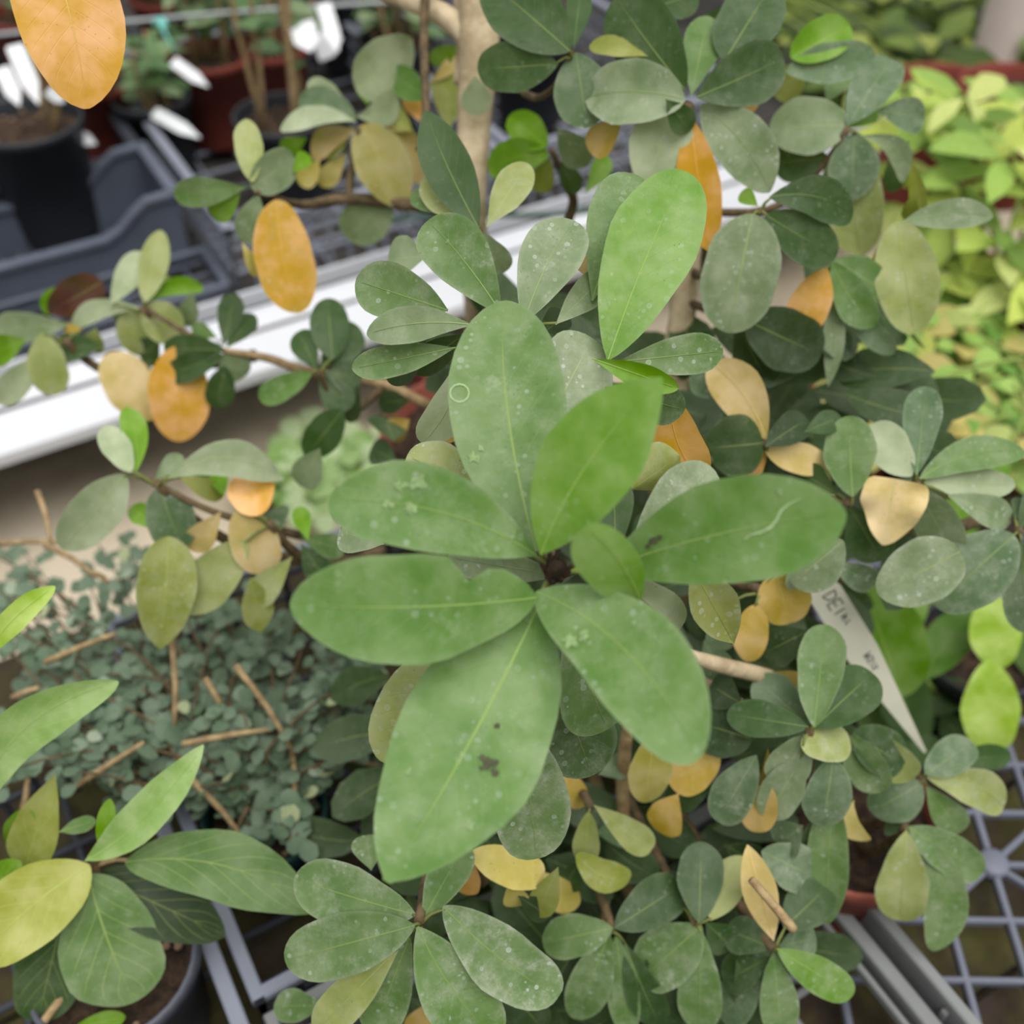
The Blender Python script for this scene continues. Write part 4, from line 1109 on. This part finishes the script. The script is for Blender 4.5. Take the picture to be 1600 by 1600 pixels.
# big bright leaves lower right
bb = empty('potted_plant', AT(1490, 1090, 0), 'bright green broad-leaved plant behind the plant label', 'plant')
pot(bb, .05, .04, .07, M_BLACKPOT)
tube('stem', [wpos(bb) + Vector((0, 0, .05)), P(1470, 1080, .86), P(1440, 1060, .83), P(1400, 1060, .81)], [.003, .0026, .0022, .0016], bb, M_GSTEM, 7)
tube('stem', [wpos(bb) + Vector((0, 0, .05)), P(1530, 1150, .84), P(1548, 1178, .80)], [.003, .0026, .0018], bb, M_GSTEM, 7)
for q in ((1410, 1090, 1345, 905, 130, 'b', .0, .80, .80), (1430, 1155, 1392, 1020, 80, 'd', .0, .82, .82), (1436, 1062, 1520, 950, 66, 'h', .0, .83, .83), (1548, 1178, 1545, 1030, 84, 'yg', 0, .80, .79),
          (1560, 1045, 1548, 925, 74, 'yg', 0, .80, .80), (1420, 1100, 1520, 1075, 60, 'd', 0, .85, .85), (1470, 1120, 1540, 1180, 60, 'd', 0, .86, .86), (1400, 1150, 1480, 1190, 50, 'd', 0, .83, .83),
          (1450, 940, 1330, 960, 90, 'b', 0, .86, .86), (1500, 960, 1440, 900, 70, 'lg', 0, .9, .9), (1530, 820, 1450, 800, 60, 'b', 0, .95, .95), (1560, 700, 1530, 790, 60, 'b', 0, .95, .95),
          (1400, 1080, 1450, 1150, 60, 'g', 0, .86, .86), (1350, 1000, 1400, 1110, 70, 'b', 0, .88, .88), (1470, 1000, 1560, 980, 70, 'k', 0, .9, .9), (1340, 1110, 1400, 1160, 50, 'g', 0, .85, .85),
          (1600, 960, 1640, 1080, 70, 'g', 0, .85, .85), (1500, 1020, 1440, 1000, 60, 'lg', 0, .88, .88)):
    c_ = q[5]
    leaf(bb, *q[:9], a=.5, b=.55, mat=M_SOFT, rib=False, wave=.04)

# ------------------------------------------------------------------ plants and pots on the far bench
FBG = 'potted plants on the far bench'
def EP(px, py, z): v = AT(px, py, z); return v
GG = [(120, 146, 104), (98, 130, 88), (142, 164, 124), (84, 116, 74)]
def stalky(label, cen, r, h, mat, sticks, rr, leaves=0, cols=GG, spread=.1, top=.25, Lr=(.03, .06)):
    root = empty('potted_plant', cen, label, 'plant', FBG)
    pot(root, r, r * .78, h, mat)
    s0 = cen + Vector((0, 0, h * .82))
    for i in range(sticks):
        a = rr.uniform(0, 6.28)
        e = s0 + Vector((math.cos(a) * spread * rr.random(), math.sin(a) * spread * rr.random(), top * rr.uniform(.6, 1.1)))
        b = s0 + Vector((math.cos(a) * r * .4, math.sin(a) * r * .4, 0))
        tube('stem', [b, b.lerp(e, .5) + Vector((rr.uniform(-.01, .01), 0, 0)), e], [.004, .0035, .002], root, M_TWIGL, 6, 2)
        for q in range(leaves):
            p = b.lerp(e, rr.uniform(.3, 1)); an = rr.uniform(0, 6.28); t_ = Vector((math.cos(an), math.sin(an), rr.uniform(-.5, .4))).normalized()
            place(rr.choice(OVAL + LANC), M_SOFT, root, p, p + t_ * rr.uniform(*Lr), jc(rr.choice(cols), rr))
    return root
rf = random.Random(21)
zc = .012
def onb(px, py, z): v = AT(px, py, z); v.z = zc; return v
stalky('bare-stemmed plant in a big black pot at the left edge', onb(38, 188, .155), .068, .145, M_BLACKPOT, 3, rf, 2, top=.2)
stalky('plant with pale bare stalks in a black pot left of the trunk', onb(440, 178, .13), .062, .12, M_BLACKPOT, 6, rf, 2, top=.35, spread=.05)
stalky('grey-green plant in a terracotta pot under the wire', onb(325, 85, .13), .060, .12, M_TERRAD, 7, rf, 7, top=.2)
stalky('small grey-green plant in a terracotta pot behind the orange leaf', onb(155, 110, .13), .055, .11, M_TERRAD, 6, rf, 7, top=.16)
stalky('leafy plant in a terracotta pot near the pale stalks', onb(420, 60, .13), .055, .11, M_TERRAD, 6, rf, 7, top=.18)
stalky('dark leafy plant in a black pot in the second row', onb(235, 150, .11), .052, .10, M_BLACKPOT, 5, rf, 6, top=.1)
stalky('leafy plant in a black pot left of the tan trunk fork', onb(620, 60, .13), .058, .12, M_BLACKPOT, 7, rf, 8, top=.18)
stalky('leafy plant in a black pot behind the topmost leaves', onb(830, 60, .13), .058, .12, M_BLACKPOT, 7, rf, 8, top=.2)
stalky('green seedling in a small black pot inside the dipped crate', onb(-10, 330, .05), .03, .05, M_BLACKPOT, 4, rf, 6, cols=[(110, 150, 90)], top=.06, Lr=(.015, .03))
stalky('leafy plant in a terracotta pot at the back left corner', onb(40, 20, .13), .058, .12, M_TERRAD, 7, rf, 7, top=.2)
stalky('leafy plant in a terracotta pot at the back behind the wire', onb(260, -10, .13), .058, .12, M_TERRAD, 8, rf, 8, top=.2)
stalky('leafy plant in a black pot at the back right of the stalks', onb(540, -20, .13), .058, .12, M_BLACKPOT, 8, rf, 8, top=.22)
# dark foliage behind, upper right
DK = [(84, 108, 48), (112, 136, 58), (56, 76, 34), (156, 170, 80), (44, 60, 28)]
hd = [P(x_, y_, DB(y_) - rf.uniform(.08, .2)) for x_, y_ in ((rf.uniform(1270, 1490), rf.uniform(-60, 110)) for _ in range(26))]
sprays('dark olive leafy bush at the top right behind the white post', EE(1.25, 1.75, zc), .08, .10, M_BLACKPOT, hd, DK, 11, (.06, .11), LANC, group=FBG, rr=rf)
hd = [P(x_, y_, DB(y_) - rf.uniform(.10, .25)) for x_, y_ in ((rf.uniform(1610, 1700), rf.uniform(-40, 110)) for _ in range(10))]
sprays('leafy bush at the top right corner beside the white post', EE(1.72, 1.55, zc), .08, .10, M_BLACKPOT, hd, [(110, 138, 64), (136, 160, 80), (80, 104, 50)], 11, (.06, .10), LANC, group=FBG, rr=rf)
for lab, (x, y) in (('terracotta pot left of the white post foot', (1475, 150)), ('terracotta pot right of the white post foot', (1590, 150))):
    r_ = empty('flower_pot', onb(x, y, .14), lab, 'pot'); pot(r_, .075, .06, .14, M_TERRAD)
r_ = empty('flower_pot', AT(1345, 620, .09), 'terracotta pot among the yellow-green weeds', 'pot'); r_.location.z = 0; pot(r_, .05, .04, .09, M_TERRAD)
r_ = empty('flower_pot', AT(628, 590, FZ + .08), 'small terracotta pot on the aisle floor behind the central whorl', 'pot'); r_.location.z = FZ
pot(r_, .034, .026, .07, M_TERRAD)
# white post
pp = AT(1535, 150, 0)
tube('post', [Vector((pp.x, pp.y, FZ)), Vector((pp.x, pp.y, .5)), Vector((pp.x, pp.y, 1.6))], .034, None, M_POST, 16, 2)
po = bpy.data.objects['post']; tag(po, 'slim white greenhouse post at the top right', 'post')
# white labels stuck among the far pots
for lab, (x0, y0, d0, x1, y1, d1, w_) in (
    ('white label standing in the black pot at the left edge', (22, 70, 1.24, 60, 162, 1.25, .02)),
    ('white label beside the leftmost black pot stem', (2, 105, 1.22, 30, 165, 1.23, .018)),
    ('white label bent over the rim of the left black pot', (105, 205, 1.34, 150, 225, 1.33, .016)),
    ('long white label lying across the dark pots', (240, 175, 1.42, 312, 215, 1.37, .016)),
    ('white label leaning on the terracotta pot under the wire', (270, 95, 1.38, 325, 135, 1.36, .014)),
    ('white label upright by the pale stalks', (505, 5, 1.30, 528, 80, 1.30, .018)),
    ('broad white label hanging among the pale stalks', (470, 35, 1.30, 485, 80, 1.30, .03)),
    ('grey-white label behind the pale stalks', (520, 50, 1.34, 500, 95, 1.34, .026)),
    ('white label in the second row behind the orange leaf', (75, 140, 1.28, 100, 160, 1.27, .014))):
    a_, b_ = P(x0, y0, d0), P(x1, y1, d1)
    plant_tag(lab, a_, b_, w_, CAM - a_ + Vector((0, 0, .3)), M_TAGW, group='white plant labels on the far bench')
# wire along the bench with a turquoise tie
wr = tube('wire', [P(-60, 60, 1.42), P(120, 42, 1.42), P(330, 22, 1.42), P(620, 2, 1.42)], .0028, None, M_WIRE, 6, 3)
tag(wr, 'pale taut wire running across the pots at the top left', 'wire')
tq = tube('twine', [P(240, 38, 1.415), P(252, 30, 1.412), P(258, 42, 1.412), P(250, 36, 1.41), P(262, 60, 1.41), P(275, 82, 1.41)], [.003, .004, .004, .003, .0015, .0012], None, M_TURQ, 6, 3)
tag(tq, 'turquoise twine knotted on the wire', 'twine')
gw = tube('wire', [P(530, 352, 1.30), P(700, 335, 1.28), P(860, 336, 1.27), P(960, 322, 1.27)], .0035, None, M_GREENWIRE, 6, 3)
tag(gw, 'dark green wire along the white rail behind the trunk', 'wire')
# weeds on the aisle floor
sprays('light green flowering weed on the aisle floor left of the central whorl', AT(520, 770, FZ), 0, 0.01, None,
       heads([(470, 690, 1.36), (500, 730, 1.33), (540, 700, 1.35), (455, 740, 1.33), (520, 660, 1.4), (560, 730, 1.33), (590, 690, 1.36), (480, 780, 1.30), (420, 760, 1.32)]), [(132, 170, 96), (156, 186, 124), (186, 206, 160)], 9, (.025, .05), OVAL, name='weed', cat='weed')
sprays('dark weed in the shade under the far bench', AT(150, 690, FZ), 0, .01, None,
       heads([(140, 690, 1.46), (100, 660, 1.48), (190, 640, 1.5)]), [(60, 90, 50)], 8, (.03, .05), OVAL, name='weed', cat='weed')
print('LEAVES', NLEAF[0], 'OBJ', len(bpy.data.objects))
